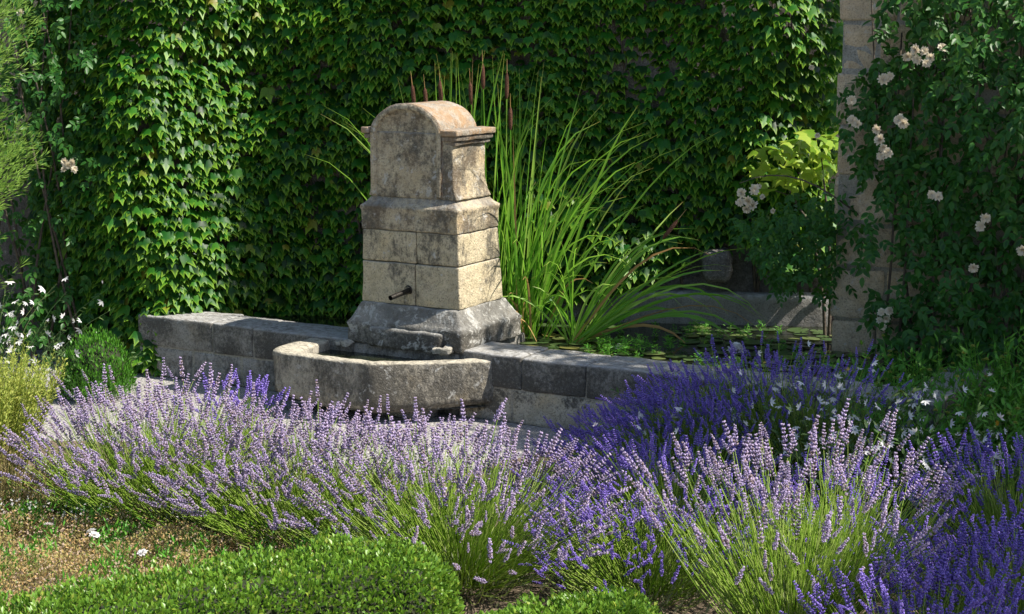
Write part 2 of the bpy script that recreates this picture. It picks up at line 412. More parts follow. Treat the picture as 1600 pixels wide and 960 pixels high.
def t_rose(seed):
    r = random.Random(seed); V, F, e = [], [], []
    for ring, (n, rad, lift, L) in enumerate(((9, .12, .0, .50), (9, .10, .35, .50), (8, .08, .65, .48), (7, .05, .9, .44), (5, .02, 1.0, .36))):
        for i in range(n):
            a = 2 * math.pi * (i + .37 * ring) / n + r.uniform(-.2, .2)
            o_ = Vector((math.cos(a), math.sin(a), 0)); s = Vector((-math.sin(a), math.cos(a), 0)); up = Vector((0, 0, 1))
            L2 = L * r.uniform(.85, 1.15); w = .17 * r.uniform(.8, 1.2)
            d = (o_ * (1 - lift * .75) + up * lift).normalized(); o = len(V)
            V += [o_ * rad, o_ * rad + d * L2 * .5 + s * w - up * .02, o_ * rad + d * L2 * .55 + up * .05 - o_ * .04, o_ * rad + d * L2 * .5 - s * w - up * .02, o_ * rad + d * L2 + s * w * .5 + up * .05, o_ * rad + d * L2 * 1.03 + o_ * .04, o_ * rad + d * L2 - s * w * .5 + up * .05]
            F += [(o, o + 1, o + 2), (o, o + 2, o + 3), (o + 1, o + 4, o + 2), (o + 2, o + 4, o + 5), (o + 2, o + 5, o + 6), (o + 2, o + 6, o + 3)]
            e += [0, .6, .3, .6, 1, 1, 1]
    V = np.array([tuple(v) for v in V])
    return V[:, [0, 2, 1]] * [1, 1, -1] , np.array(F), np.array(e)      # y along the flower's axis

def t_gaura(seed, petals=4):
    r = random.Random(seed); V, F, e = [], [], []
    for i in range(petals):
        a = -1.2 + 2.4 * i / (petals - 1) + r.uniform(-.15, .15) if petals == 4 else 2 * math.pi * i / petals
        d = Vector((math.sin(a), .35 if petals == 4 else .3, math.cos(a))).normalized(); s = d.cross(Vector((0, 1, 0))).normalized(); n = Vector((0, 1, 0)); o = len(V)
        V += [Vector((0, 0, 0)), d * .5 + s * .17 + n * .03, d * 1.0 + n * -.02, d * .5 - s * .17 + n * .03, d * .55 - n * .03]
        F += [(o, o + 1, o + 4), (o + 1, o + 2, o + 4), (o + 2, o + 3, o + 4), (o + 3, o, o + 4)]; e += [0, 1, 1, 1, .5]
    return np.array([tuple(v) for v in V]), np.array(F), np.array(e)

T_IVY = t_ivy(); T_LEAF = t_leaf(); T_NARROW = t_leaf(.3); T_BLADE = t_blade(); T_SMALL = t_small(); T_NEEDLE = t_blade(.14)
T_SPIKE = [t_spike(i) for i in range(4)]

# ------------------------------------------------------------------ ground
def sheet(name, pts, z, mat):
    V = np.array([(x, y, z) for x, y in pts]); me = bpy.data.meshes.new(name)
    me.from_pydata([tuple(v) for v in V], [], [tuple(range(len(V)))]); me.materials.append(mat)
    o = obj(name, me); o['kind'] = 'structure'; return o
sheet('ground', [(-400, -400), (400, -400), (400, 400), (-400, 400)], 0, M['gravel'])
sheet('flower_bed', [(-6, 4.5), (5, 4.5), (5, 10.9), (2.1, 10.9), (2.1, 9.1), (.9, 9.75), (.3, 9.8), (-.3, 9.2), (-1.2, 9.2), (-2.1, 9.9), (-6, 10.2)], .004, M['soil'])

# ------------------------------------------------------------------ basin wall, fountain pillar, trough (all on one axis)
AX = R(29.5); P0 = Vector((-.68, 10.78, 0))
ua = Vector((math.cos(AX), -math.sin(AX), 0)); wa = Vector((math.sin(AX), math.cos(AX), 0))
def W(u, w, z=0.0):
    p = P0 + ua * u + wa * w; return (p.x, p.y, z)

bw = empty('basin_wall', tuple(P0), -AX)
tag(bw, 'low weathered grey stone wall holding the lily pond, running behind the trough', 'wall')
TH = .36
for k, (a, b, z) in enumerate([(-2.22, -1.56, .425), (-1.56, -1.215, .422), (-1.215, -.40, .418), (.40, .85, .425), (.85, 1.29, .418), (1.29, 1.78, .42), (1.78, 2.35, .415), (2.35, 2.9, .42), (2.9, 3.42, .418)]):
    stone('coping_block', (a + .001, -.004, .213), (b - .001, TH, z), M['coping'], bw, .016, .045, .007, 6, k)
for k, (a, b) in enumerate([(-2.22, -1.74), (-1.74, -1.32), (-1.32, -.83), (-.83, -.40)]):
    stone('wall_block', (a + .002, .002, 0), (b - .002, TH - .02, .211), M['lower'], bw, .02, .05, .008, 7, 20 + k)
for k, (a, b) in enumerate([(.40, .78), (.78, 1.24), (1.24, 1.7), (1.7, 2.3), (2.3, 2.9), (2.9, 3.4)]):
    stone('wall_block', (a + .002, .004, 0), (b - .002, TH - .02, .213), M['render'], bw, .012, .05, .010, 6, 30 + k)
stone('wall_block', (-.40, .004, 0), (.40, TH + .5, .40), M['lower'], bw, .012, .06, .006, 6, 44)
stone('mortar', (-2.2, .008, 0), (-.41, TH - .03, .412), M['mortar'], bw, .01, .08, .003, 9, 50)
stone('mortar', (.41, .008, 0), (3.40, TH - .03, .409), M['mortar'], bw, .01, .08, .003, 9, 51)
# the stretch closing the pond against the house
for k, (a, b) in enumerate([(.37, 1.0), (1.0, 1.7)]):
    stone('coping_block', (3.10, a, .2), (3.36, b, .36), M['coping'], bw, .028, .06, .010, 6, 60 + k)
    stone('wall_block', (3.12, a, 0), (3.34, b, .2), M['render'], bw, .02, .06, .010, 6, 64 + k)
# left return under the ivy
stone('coping_block', (-2.2, TH + .004, .2), (-1.85, 1.05, .42), M['coping'], bw, .028, .06, .01, 6, 70)
stone('wall_block', (-2.19, TH + .004, 0), (-1.86, 1.05, .2), M['lower'], bw, .02, .06, .01, 6, 71)

fp = empty('fountain_pillar', W(0, 0, .40), -AX)
tag(fp, 'round-topped weathered stone fountain pillar with iron spout, orange lichen on top', 'fountain')
Z0 = .40
def base_warp(V):
    z = V[:, 2]; t = np.clip((z - .135) / .115, 0, 1); k = t ** .75
    V = V.copy(); V[:, 0] *= 1 - .16 * k
    yc = .35; V[:, 1] = yc + (V[:, 1] - yc) * (1 - .165 * k)
    step = (z > .118) & (z < .14); V[step, 0] *= 1.012; V[step, 1] = yc + (V[step, 1] - yc) * 1.015
    return V
bp_ = stone('base', (-.44, -.02, 0), (.44, .73, .265), M['base'], fp, .02, .022, .011, 6, 3, base_warp)
stone('foot_stone', (-.26, -.045, -.01), (.30, .05, .125), M['base'], bp_, .025, .04, .012, 7, 5)
# lower courses, two blocks each
def shaft_warp(V):
    V = V.copy(); t = np.clip((V[:, 2] - .26) / .62, 0, 1)
    V[:, 0] *= 1.02 - .045 * t; V[:, 1] = .07 + (V[:, 1] - .07) * (1.03 - .12 * t)
    return V
for k, (x0, x1, z0, z1) in enumerate([(-.362, .035, .262, .53), (.041, .362, .262, .53), (-.362, .048, .535, .735), (.053, .362, .535, .735)]):
    stone('block', (x0, .065, z0), (x1, .60, z1), M['shaft'], fp, .010, .045, .0045, 8, 10 + k, shaft_warp)
def ledge_warp(V):
    V = V.copy(); z = V[:, 2]; t = np.clip((z - .865) / .085, 0, 1)
    k = np.where(t < .35, 0, (t - .35) / .65) ** .7 * .05 + np.where((t > .02) & (t < .3), -.006, 0)
    k = np.maximum(k, -.01)
    V[:, 0] -= np.sign(V[:, 0]) * k * np.minimum(1, abs(V[:, 0]) / .2)
    V[:, 1] -= np.sign(V[:, 1] - .33) * k * np.minimum(1, abs(V[:, 1] - .33) / .15)
    return V
stone('ledge_course', (-.362, .055, .738), (.362, .57, .952), M['tablet'], fp, .010, .018, .0045, 8, 21, ledge_warp)
def body_warp(V):
    V = V.copy(); z = V[:, 2]; t = np.clip((z - .94) / .15, 0, 1); f = (1 - t) ** 2 * .035
    V[:, 0] += np.sign(V[:, 0]) * f * np.minimum(1, abs(V[:, 0]) / .2)
    V[:, 1] += np.where(V[:, 1] > .3, f, 0)
    return V
body = stone('upper_block', (-.298, .092, .945), (.308, .49, 1.36), M['tablet'], fp, .012, .03, .005, 8, 22, body_warp)
# barrel cap: extruded arch, front archivolt and sunk field
XC, HW, ZS, RISE = -.034, .268, 1.335, .205
def arch_ring(s, zb):
    """outline from lower right, over the arch, to lower left; s shrinks it"""
    hw, rs = HW - s, RISE - s; pts = []
    for z in np.linspace(zb, ZS, 9)[:-1]: pts.append((XC + hw, z))
    for a in np.linspace(0, math.pi, 29): pts.append((XC + hw * math.cos(a), ZS + rs * math.sin(a)))
    for z in np.linspace(ZS, zb, 9)[1:]: pts.append((XC - hw, z))
    return np.array(pts)
rings = [(0, .52, .96), (0, .42, .96), (0, .32, .96), (0, .22, .96), (0, .14, .96), (0, .085, .96), (.006, .076, .962), (.03, .074, .965), (.037, .077, .966), (.043, .098, .967), (.050, .104, .968), (.10, .104, .97), (.17, .104, .97), (.205, .105, .97)]
V, F = [], []
for s, y, zb in rings:
    for x, z in arch_ring(min(s, .2), zb): V.append((x, y, z))
nr = len(arch_ring(0, .96))
for i in range(len(rings) - 1):
    for j in range(nr - 1):
        q = (i * nr + j, i * nr + j + 1, (i + 1) * nr + j + 1, (i + 1) * nr + j); F.append(q[::-1])
V = np.array(V); F = np.array(F)
V = roughen(V, .0045, 8, 31)
nf = 6 * (nr - 1)
cap_top = obj('barrel_cap', mesh('barrel_cap', V[:7 * nr], F[:nf], M['sidecap'], None, True), fp)
o = obj('arched_tablet', mesh('arched_tablet', V, F[nf - (nr - 1):], M['tablet'], None, True), fp)
# inner strip closing the sunk field
V2 = V[-nr:]; c = len(V2) // 2
Fc = [(j, j + 1, nr - 2 - j, nr - 1 - j) for j in range(c)]
obj('sunk_field', mesh('sunk_field', V2, np.array(Fc), M['tablet'], None, True), fp)
V3 = V[:nr]; obj('cap_back', mesh('cap_back', V3, np.array(Fc)[:, ::-1], M['sidecap'], None, True), fp)
for sx, x0, prof in ((1, .236, (.358, .345, .328)), (-1, -.30, (-.358, -.345, -.328))):
    for k, (xe, z0, z1) in enumerate(zip(prof, (1.345, 1.312, 1.285), (1.383, 1.343, 1.310))):
        lo, hi = (x0, xe) if sx > 0 else (xe, x0)
        stone('cornice', (lo, .058 + .016 * k, z0), (hi, .545 - .012 * k, z1), M['sidecap'] if k == 0 else M['cornice'], fp, .008, .03, .004, 9, 40 + k)
# spout
sp = np.array([[W(-.005, .10, .765), W(-.005, .02, .757), W(-.012, -.06, .748), W(-.02, -.13, .738)]]) - np.array(W(0, 0, .40))
Mi = Matrix.Rotation(AX, 3, 'Z')
spl = np.array([[tuple(Mi @ Vector(p)) for p in sp[0]]])
V, F = tubes(spl, np.array([.017, .0165, .016, .016]), 10); so_ = obj('spout', mesh('spout', V, F, M['iron'], None, True), fp)
V, F = tubes(np.array([[(-.005, .055, .366), (-.005, .046, .365)]]), np.array([.03, .024]), 12); obj('spout_collar', mesh('spout_collar', V, F, M['iron']), so_)

# trough
tr = empty('stone_trough', W(0, -.25, 0), -AX)
tag(tr, 'big grey stone water trough with cream rim in front of the fountain pillar', 'trough')
ctrl = [(-.74, .02), (-.74, -.38), (-.70, -.47), (-.62, -.505), (-.25, -.52), (.07, -.49), (.36, -.28), (.62, -.04), (.66, .02)]
pts = []
for (x0, y0), (x1, y1) in zip(ctrl[:-1], ctrl[1:]):
    n = max(2, int(math.hypot(x1 - x0, y1 - y0) / .03))
    for i in range(n): pts.append((x0 + (x1 - x0) * i / n, y0 + (y1 - y0) * i / n))
pts.append(ctrl[-1]); pts = np.array(pts)
for _ in range(2): pts[1:-1] = .25 * pts[:-2] + .5 * pts[1:-1] + .25 * pts[2:]
cx = np.array((-.06, -.02))
def ring(scale, z, off=0.0):
    q = cx + (pts - cx) * scale; return np.column_stack([q, np.full(len(q), z) + off])
prof = [(.90, .075), (.955, .10)] + [(.985 + .015 * t, .10 + .26 * t) for t in np.linspace(.12, 1, 8)] + [(1.0, .380), (.993, .390), (.95, .393), (.88, .391), (.82, .390), (.78, .386), (.762, .372), (.75, .28), (.74, .19)]
V = np.concatenate([ring(s, z) for s, z in prof]); n = len(pts)
V[:, 2] += .05 * np.clip((abs(V[:, 0] + .06) - .15) / .55, 0, 1) ** 2 * (V[:, 2] < .12)
V[:, 2] -= .012 * (V[:, 0] + .06)
F = np.array([(i * n + j, i * n + j + 1, (i + 1) * n + j + 1, (i + 1) * n + j) for i in range(len(prof) - 1) for j in range(n - 1)])
V = roughen(V, .006, 10, 77); V[:, 1] += .25
obj('bowl', mesh('bowl', V, F, M['trough'], None, True), tr)
bot = ring(.93, .085); c2 = np.array([[-.06, .02, .085]])
Vb = np.concatenate([bot, c2]); Vb[:, 1] += .25
obj('underside', mesh('underside', Vb, np.array([(j + 1, j, n) for j in range(n - 1)]), M['trough']), tr)
wt = ring(.79, .335); Vb = np.concatenate([wt, [[-.06, .02, .335]]]); Vb[:, 1] += .25
obj('trough_water', mesh('trough_water', Vb, np.array([(j, j + 1, n) for j in range(n - 1)]), M['water']), tr)
stone('foot_block', (-.42, .02, 0), (.28, .22, .10), M['lower'], tr, .02, .06, .01, 6, 81)
for k, (x, y, s) in enumerate(((.31, -.045, .062), (-.42, -.02, .04), (-.50, -.03, .03))):
    st = stone('loose_stone', (-s, -s * .6, 0), (s, s * .6, s * .7), M['mortar'], None, s * .2, .015, .022, 16, 90 + k)
    st.location = W(x, y, .40 if k == 0 else .385); st.rotation_euler = (0, 0, -AX + k)
    tag(st, ['pale mortar lump leaning on the corner of the fountain base', 'small pale stone lying on the trough rim by the fountain base', 'tiny pale stone at the back end of the trough rim'][k], 'stone')

# ------------------------------------------------------------------ back wall with plinth, house wall
IV0, IVS = 12.28, -.13
def ivy_y(x): return IV0 + IVS * x
gw = empty('garden_wall', (0, IV0, 0)); tag(gw, 'dark garden wall behind the pond, smothered in ivy, cement plinth at its foot', 'wall')
rot = math.atan(IVS)
def on_gw(o): o.rotation_euler = (0, 0, rot); return o
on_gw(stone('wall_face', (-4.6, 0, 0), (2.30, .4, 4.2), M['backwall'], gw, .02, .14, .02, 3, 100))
on_gw(stone('plinth', (-.25, -.15, 0), (2.26, .02, .56), M['plinth'], gw, .05, .06, .008, 5, 101))
on_gw(stone('stone_corbel', (1.36, -.33, .66), (1.56, .03, .88), M['backwall'], gw, .06, .03, .02, 9, 102))

hs = empty('house_wall', (2.06, 11.0, 0), math.atan(-.45)); tag(hs, 'coursed stone end wall of the house, half hidden by climbing rose', 'wall')
V = np.array([(0.02, .012, 0), (6, .012, 0), (6, .32, 0), (.10, .32, 0), (0.02, .012, 3.05), (6, .012, 3.05), (6, .32, 3.05), (.10, .32, 3.05)])
obj('wall_core', mesh('wall_core', V, np.array([(0, 1, 5, 4), (1, 2, 6, 5), (2, 3, 7, 6), (3, 0, 4, 7), (4, 5, 6, 7), (3, 2, 1, 0)]), M['mortar']), hs)
rr_ = random.Random(5); z = 0; row = 0
while z < 2.75:
    h = rr_.choice([.24, .28, .31, .34]); x = 0 if row % 2 else -.02; first = True
    while x < 1.7:
        w = (rr_.uniform(.2, .3) if row % 2 else rr_.uniform(.34, .46)) if first else rr_.uniform(.28, .55)
        d = rr_.uniform(-.012, .012)
        skew = (lambda V: np.column_stack([V[:, 0] + .30 * (V[:, 1] - 0), V[:, 1], V[:, 2]])) if first else None
        stone('block', (x + .008, -.0 + d, z + .008), (x + w - .008, .30 if first else .12, z + h - .008), M['house'], hs, .02, .06, .010, 6, 110 + row * 7 + int(x * 10), skew)
        x += w; first = False
    z += h; row += 1

# ------------------------------------------------------------------ pond
pond = [W(-1.9, .2)[:2], W(3.2, .2)[:2], W(3.2, 1.6)[:2], (2.28, 11.2), (2.32, 12.1), (-2.2, 12.5)]
sheet('water', pond, .34, M['water'])

def arr_dirs(rng, n): return norm(rng.normal(size=(n, 3)))

# ------------------------------------------------------------------ ivy
rng = np.random.default_rng(11)
def ivy_lo(x):
    return np.interp(x, [-4.2, -2.2, -1.9, -.4, .2, .75, 1.05, 1.35, 1.6, 1.8, 2.3], [.02, .02, .22, .28, .42, .60, .66, .86, .92, .74, .66])
def bulge(x, z):
    b = .22 + .07 * np.sin(x * 2.1 + z * 1.3) + .05 * np.sin(x * 4.7 - z * 3.1 + 1) + .03 * np.sin(z * 7 + x * 2)
    left = np.exp(-((x + 2.55) / .62) ** 2) * .48
    right = np.exp(-((x - 1.72) / .34) ** 2) * .16
    return b + left + right
N_ = 21500
xs = rng.uniform(-3.5, 2.24, N_); zz = rng.uniform(0, 3.5, N_); dep = rng.random(N_) ** 1.5
ok = (zz > ivy_lo(xs) + rng.normal(0, .04, N_)) & ((zz < 2.75) | (rng.random(N_) < .5))
xs, zz, dep = xs[ok], zz[ok], dep[ok]; n = len(xs)
e_ = .04
dbx = (bulge(xs + e_, zz) - bulge(xs - e_, zz)) / (2 * e_)
dbz = (bulge(xs, zz + e_) - bulge(xs, zz - e_)) / (2 * e_)
pos = np.column_stack([xs, ivy_y(xs) - bulge(xs, zz) + dep * .24, zz])
outw = norm(np.column_stack([-dbx, -np.ones(n), -dbz]))
outw[:, 0] = np.clip(outw[:, 0], -.7, .7); outw = norm(outw + [[.5 * IVS, 0, 0]])
up = np.array([[0, 0, 1.0]])
nrm = norm(outw * rng.uniform(.75, 1.0, (n, 1)) + up * rng.uniform(.55, 1.5, (n, 1)) + rng.normal(0, .28, (n, 3)))
tip = norm(-up + outw * .75 + rng.normal(0, .25, (n, 3)) * [[1.2, .4, .6]])
fr = frames(tip, nrm)
size = rng.choice([.042, .064, .082, .108], n, p=[.16, .36, .36, .12]) * rng.uniform(.9, 1.1, n) * np.interp(zz, [0, 1, 2.6], [1.08, 1, .95])
iv = empty('ivy', (0, IV0 - .2, 0)); tag(iv, 'dense glossy green ivy with three-pointed leaves covering the garden wall', 'ivy')
org = np.array((0, IV0 - .2, 0))
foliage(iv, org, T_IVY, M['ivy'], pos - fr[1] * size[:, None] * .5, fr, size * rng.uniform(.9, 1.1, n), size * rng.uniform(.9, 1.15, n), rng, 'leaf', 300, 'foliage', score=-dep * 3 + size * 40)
Ps = []
for k in range(26):
    x = rng.uniform(-3.2, 2.1); q = []
    for t in np.linspace(0, 1, 8):
        z = .4 + t * 2.8; xx = x + .25 * math.sin(t * 4 + k) * t; q.append((xx, ivy_y(xx) - .03 - IV0 + .2, z))
    Ps.append(q)
V, F = tubes(np.array(Ps), np.linspace(.012, .004, 8), 5); obj('stems', mesh('stems', V, F, M['bark']), iv, kind='stuff')

# ------------------------------------------------------------------ climbing roses
ROSES = [t_rose(i) for i in range(3)]
rose_meshes = [mesh('blossom', r_[0], r_[1], M['petal'], {'edge': r_[2], 'rnd': np.full(len(r_[0]), .3 * i)}, True) for i, r_ in enumerate(ROSES)]
def blossom(parent, origin, p, s, rng, name='blossom', toward=(-.25, -1, .1)):
    d = Vector(toward) + Vector(rng.normal(0, .3, 3)); d.normalize()
    o = obj(name, rose_meshes[int(rng.integers(3))], parent); q = Vector((0, 1, 0)).rotation_difference(d)
    o.matrix_basis = Matrix.Translation(Vector(p) - Vector(origin)) @ q.to_matrix().to_4x4() @ Matrix.Rotation(rng.uniform(0, 6), 4, 'Y') @ Matrix.Scale(s, 4)
    return o

def compound(rng, pos, outw, size):
    """five leaflets on each drooping leaf stalk"""
    n = len(pos); ax = norm(outw * .5 + np.array([[0, 0, -.55]]) + rng.normal(0, .5, (n, 3)))
    side = norm(np.cross(ax, outw + rng.normal(0, .15, (n, 3)))); P_, T_, O_ = [], [], []
    for t, sd in ((1, 0), (.62, .8), (.62, -.8), (.28, .8), (.28, -.8)):
        P_.append(pos + ax * (size * 1.9 * t)[:, None]); T_.append(norm(ax * (1 if sd == 0 else .65) + side * sd + np.array([[0, 0, -.25]]))); O_.append(outw)
    P_ = np.concatenate(P_); T_ = np.concatenate(T_); O_ = np.concatenate(O_)
    return P_, T_, norm(O_ + np.array([[0, 0, .5]]) + rng.normal(0, .28, O_.shape)), np.tile(size, 5)

rng = np.random.default_rng(21)
cr = empty('climbing_rose', (2.6, 10.75, 0)); org = np.array((2.6, 10.75, 0))
tag(cr, 'dark climbing rose with cream blossoms growing up the stone house wall', 'rose')
N_ = 2900
xs = rng.uniform(2.0, 3.75, N_); zz = rng.uniform(.15, 3.0, N_)
left = np.interp(zz, [0, .55, .75, 1.2, 1.45, 1.6, 1.75, 2.05, 2.15, 2.25, 3], [2.34, 2.32, 2.20, 2.18, 2.22, 2.10, 2.04, 2.08, 2.20, 2.26, 2.34])
den = np.array([noise.noise(Vector((x * 2.4 + 7, z * 2.4, 1.0))) for x, z in zip(xs, zz)])
thr = np.where((zz > 2.3) & (xs > 2.5), -.12, -.75)
thr = np.where((zz < 1.45) & (zz > .8) & (xs < 2.6), -.30, thr)
ok = (xs > left) & (den > thr)
xs, zz, den = xs[ok], zz[ok], den[ok]; n = len(xs)
th = .10 + .16 * np.clip(den + .4, 0, 1) + .10 * np.sin(zz * 3 + xs * 5)
pos = np.column_stack([xs, 10.93 - .45 * (xs - 2.1) - rng.random(n) * np.maximum(th, .06) * 1.5, zz])
ow = norm(np.column_stack([rng.normal(-.1, .35, n), -np.ones(n), rng.normal(.1, .3, n)]))
p_, t_, n_, s_ = compound(rng, pos, ow, rng.uniform(.042, .072, n))
foliage(cr, org, T_LEAF, M['rose_leaf'], p_, frames(t_, n_), s_ * 1.0, s_, rng, 'leaf', 240, 'foliage')
for p in [(2.39, 10.55, 2.24), (2.43, 10.52, 2.28), (2.45, 10.55, 2.22), (2.49, 10.54, 2.27), (2.53, 10.55, 2.23), (2.50, 10.52, 2.20), (2.61, 10.6, 2.29), (2.08, 10.6, 1.85), (2.11, 10.6, 1.83), (2.37, 10.5, 1.84), (2.345, 10.5, 1.86), (2.23, 10.5, 1.74), (2.25, 10.5, 1.69), (2.28, 10.5, 1.66), (2.24, 10.5, 1.64), (2.22, 10.55, 1.80), (2.3, 10.6, 2.12), (2.26, 10.6, 2.1), (2.57, 10.55, 1.40), (2.61, 10.55, 1.39), (2.92, 10.6, 1.25), (2.86, 10.6, .94), (2.08, 10.65, 1.97), (3.16, 10.6, 1.05), (2.89, 10.6, 1.2), (2.30, 10.6, .66), (2.33, 10.6, .62), (2.31, 10.6, .57), (2.35, 10.6, .67), (2.29, 10.6, .61)]:
    dry = p[2] < .7; f_ = (p[1] - .45 * (p[0] - 2.05)) / p[1]; p = tuple(CAM + (np.array(p) - CAM) * f_)
    b = blossom(cr, org, p, rng.uniform(.038, .056) * (.85 if dry else 1), rng)
Ps = []
for k in range(22):
    x = rng.uniform(2.35, 3.6); q = []
    for t in np.linspace(0, 1, 9):
        xx = x + .5 * (t - .5) * math.sin(k * 2.1); q.append((xx - 2.6, .16 - .45 * (xx - 2.1) - .06 * math.sin(t * 3) + rng.normal(0, .015), t * rng.uniform(2.2, 3.0)))
    Ps.append(q)
V, F = tubes(np.array(Ps), np.linspace(.011, .004, 9), 5); obj('canes', mesh('canes', V, F, M['bark']), cr, kind='stuff')
# spray of the rose arching over the pond
N_ = 330
t = rng.random(N_); xs = 2.2 - .62 * t + rng.normal(0, .05, N_); zz = 1.42 - .25 * t - rng.random(N_) * np.interp(xs, [1.5, 1.75, 2.2], [.12, .45, .72]) + rng.normal(0, .05, N_)
pos = np.column_stack([xs, 11.0 + rng.uniform(-.15, .3, N_), zz]); ow = norm(np.column_stack([rng.normal(-.3, .4, N_), -np.ones(N_), rng.normal(.2, .3, N_)]))
p_, t_, n_, s_ = compound(rng, pos, ow, rng.uniform(.034, .055, N_))
foliage(cr, org, T_LEAF, M['rose_leaf'], p_, frames(t_, n_), s_, s_, rng, 'leaf', 50, 'foliage')
q = [(2.25 - t * .8 - 2.6, .2 + .05 * t, 1.2 + .28 * math.sin(t * 2.2)) for t in np.linspace(0, 1, 9)]
V, F = tubes(np.array([q]), np.linspace(.008, .003, 9), 6); obj('cane', mesh('cane', V, F, M['bark'], None, True), cr)
for p in [(1.46, 10.95, 1.37), (1.5, 10.93, 1.32), (1.54, 10.95, 1.39), (1.49, 10.93, 1.27), (1.45, 10.95, 1.31), (1.57, 10.97, 1.41), (1.53, 10.93, 1.29), (1.60, 11.0, 1.34), (1.67, 11.0, 1.25), (1.89, 11.0, 2.16), (1.94, 11.0, 1.73)]:
    blossom(cr, org, p, rng.uniform(.042, .06) if p[0] < 1.56 else .028, rng)

# climber at the left end of the garden wall
rng = np.random.default_rng(22)
lr = empty('climbing_rose', (-3.2, 12.1, 0)); org = np.array((-3.2, 12.1, 0))
tag(lr, 'shady climbing rose left of the ivy with one small white blossom cluster', 'rose')
N_ = 1500
xs = rng.uniform(-4.2, -2.7, N_); zz = rng.uniform(.1, 3.1, N_); ok = xs < -2.75 - .12 * np.sin(zz * 3) + rng.normal(0, .06, N_)
xs, zz = xs[ok], zz[ok]; n = len(xs)
pos = np.column_stack([xs, 12.2 + .3 * np.sin(xs * 4 + zz * 2.3) * .3 + rng.uniform(-.2, .25, n), zz]); ow = norm(np.column_stack([rng.normal(.2, .4, n), -np.ones(n), rng.normal(.1, .3, n)]))
p_, t_, n_, s_ = compound(rng, pos, ow, rng.uniform(.038, .06, n))
foliage(lr, org, T_LEAF, M['rose_leaf'], p_, frames(t_, n_), s_, s_, rng, 'leaf', 150, 'foliage')
for p in [(-3.07, 11.95, 1.46), (-3.10, 11.95, 1.43), (-3.04, 11.95, 1.48), (-3.03, 11.95, 1.43), (-3.10, 11.97, 1.48), (-3.35, 11.95, 2.5)]: blossom(lr, org, p, rng.uniform(.035, .05), rng)
Ps = []
for k in range(12):
    x = rng.uniform(-4.0, -2.9); Ps.append([(x + .2 * math.sin(t * 3 + k) + 3.2, .1 + .08 * math.sin(t * 5 + k), t * 3) for t in np.linspace(0, 1, 9)])
V, F = tubes(np.array(Ps), np.linspace(.012, .004, 9), 5); obj('canes', mesh('canes', V, F, M['bark']), lr, kind='stuff')

# broad-leaved vine glowing in the gap beside the house
rng = np.random.default_rng(23)
gv = empty('vine', (1.95, 11.45, 1.1)); org = np.array((1.95, 11.45, 1.1)); tag(gv, 'bright yellow-green broad-leaved vine in the sunny gap beside the house wall', 'vine')
n = 85; xs = rng.uniform(1.62, 2.2, n); zz = 1.43 + (xs - 1.66) * .3 + rng.uniform(-.14, .18, n)
pos = np.column_stack([xs, rng.uniform(11.3, 11.7, n), zz])
nr_ = norm(np.column_stack([rng.normal(.5, .5, n), rng.normal(-.35, .5, n), rng.normal(.8, .35, n)])); tp = norm(np.column_stack([rng.normal(-.5, .6, n), rng.normal(-.6, .3, n), rng.normal(-.35, .25, n)]))
foliage(gv, org, t_ivy(), M['vine_leaf'], pos, frames(tp, nr_), rng.uniform(.07, .13, n), rng.uniform(.07, .13, n), rng, 'leaf', 85)
V, F = tubes(np.array([[(.2, .1, -1.1), (.15, .05, -.5), (.05, 0, 0), (-.1, 0, .2), (-.25, 0, .25)], [(.2, .1, -1.1), (.2, .05, -.4), (.15, 0, .1), (.12, 0, .3), (.1, 0, .45)]]), np.linspace(.014, .004, 5), 6)
obj('stem', mesh('stem', V, F, M['bark'], None, True), gv)

# ------------------------------------------------------------------ cattails
def arc_leaf(base, d0, L, w, bend, rng, K=9):
    """a long strap leaf that leans along d0 and droops by its own weight"""
    p = np.array(base, float); d = norm(np.array(d0, float)); P_ = [p.copy()]
    for k in range(K):
        t = (k + 1) / K; h = math.hypot(d[0], d[1]) + .05
        d = norm(d + np.array([d[0] / h * .06, d[1] / h * .06, -1]) * bend * (t ** 2.2))
        p = p + d * L / K; P_.append(p.copy())
    P_ = np.array(P_); tan = norm(np.gradient(P_, axis=0)); side = norm(np.cross(tan[0] + np.array([.01, 0, 0]), np.array([rng.normal(), rng.normal(), .2])))
    V, e = [], []
    for k in range(K + 1):
        t = k / K; ww = w * min(1, .55 + t * 2) * (1 - t ** 4) + .0006
        s = norm(side - tan[k] * np.dot(side, tan[k])); nn = np.cross(tan[k], s)
        V += [P_[k] - s * ww, P_[k] + nn * ww * .45, P_[k] + s * ww]; e += [t ** 2] * 3
    F = []
    for k in range(K):
        o = k * 3; F += [(o, o + 1, o + 4, o + 3), (o + 1, o + 2, o + 5, o + 4)]
    return np.array(V), np.array(F), np.array(e)

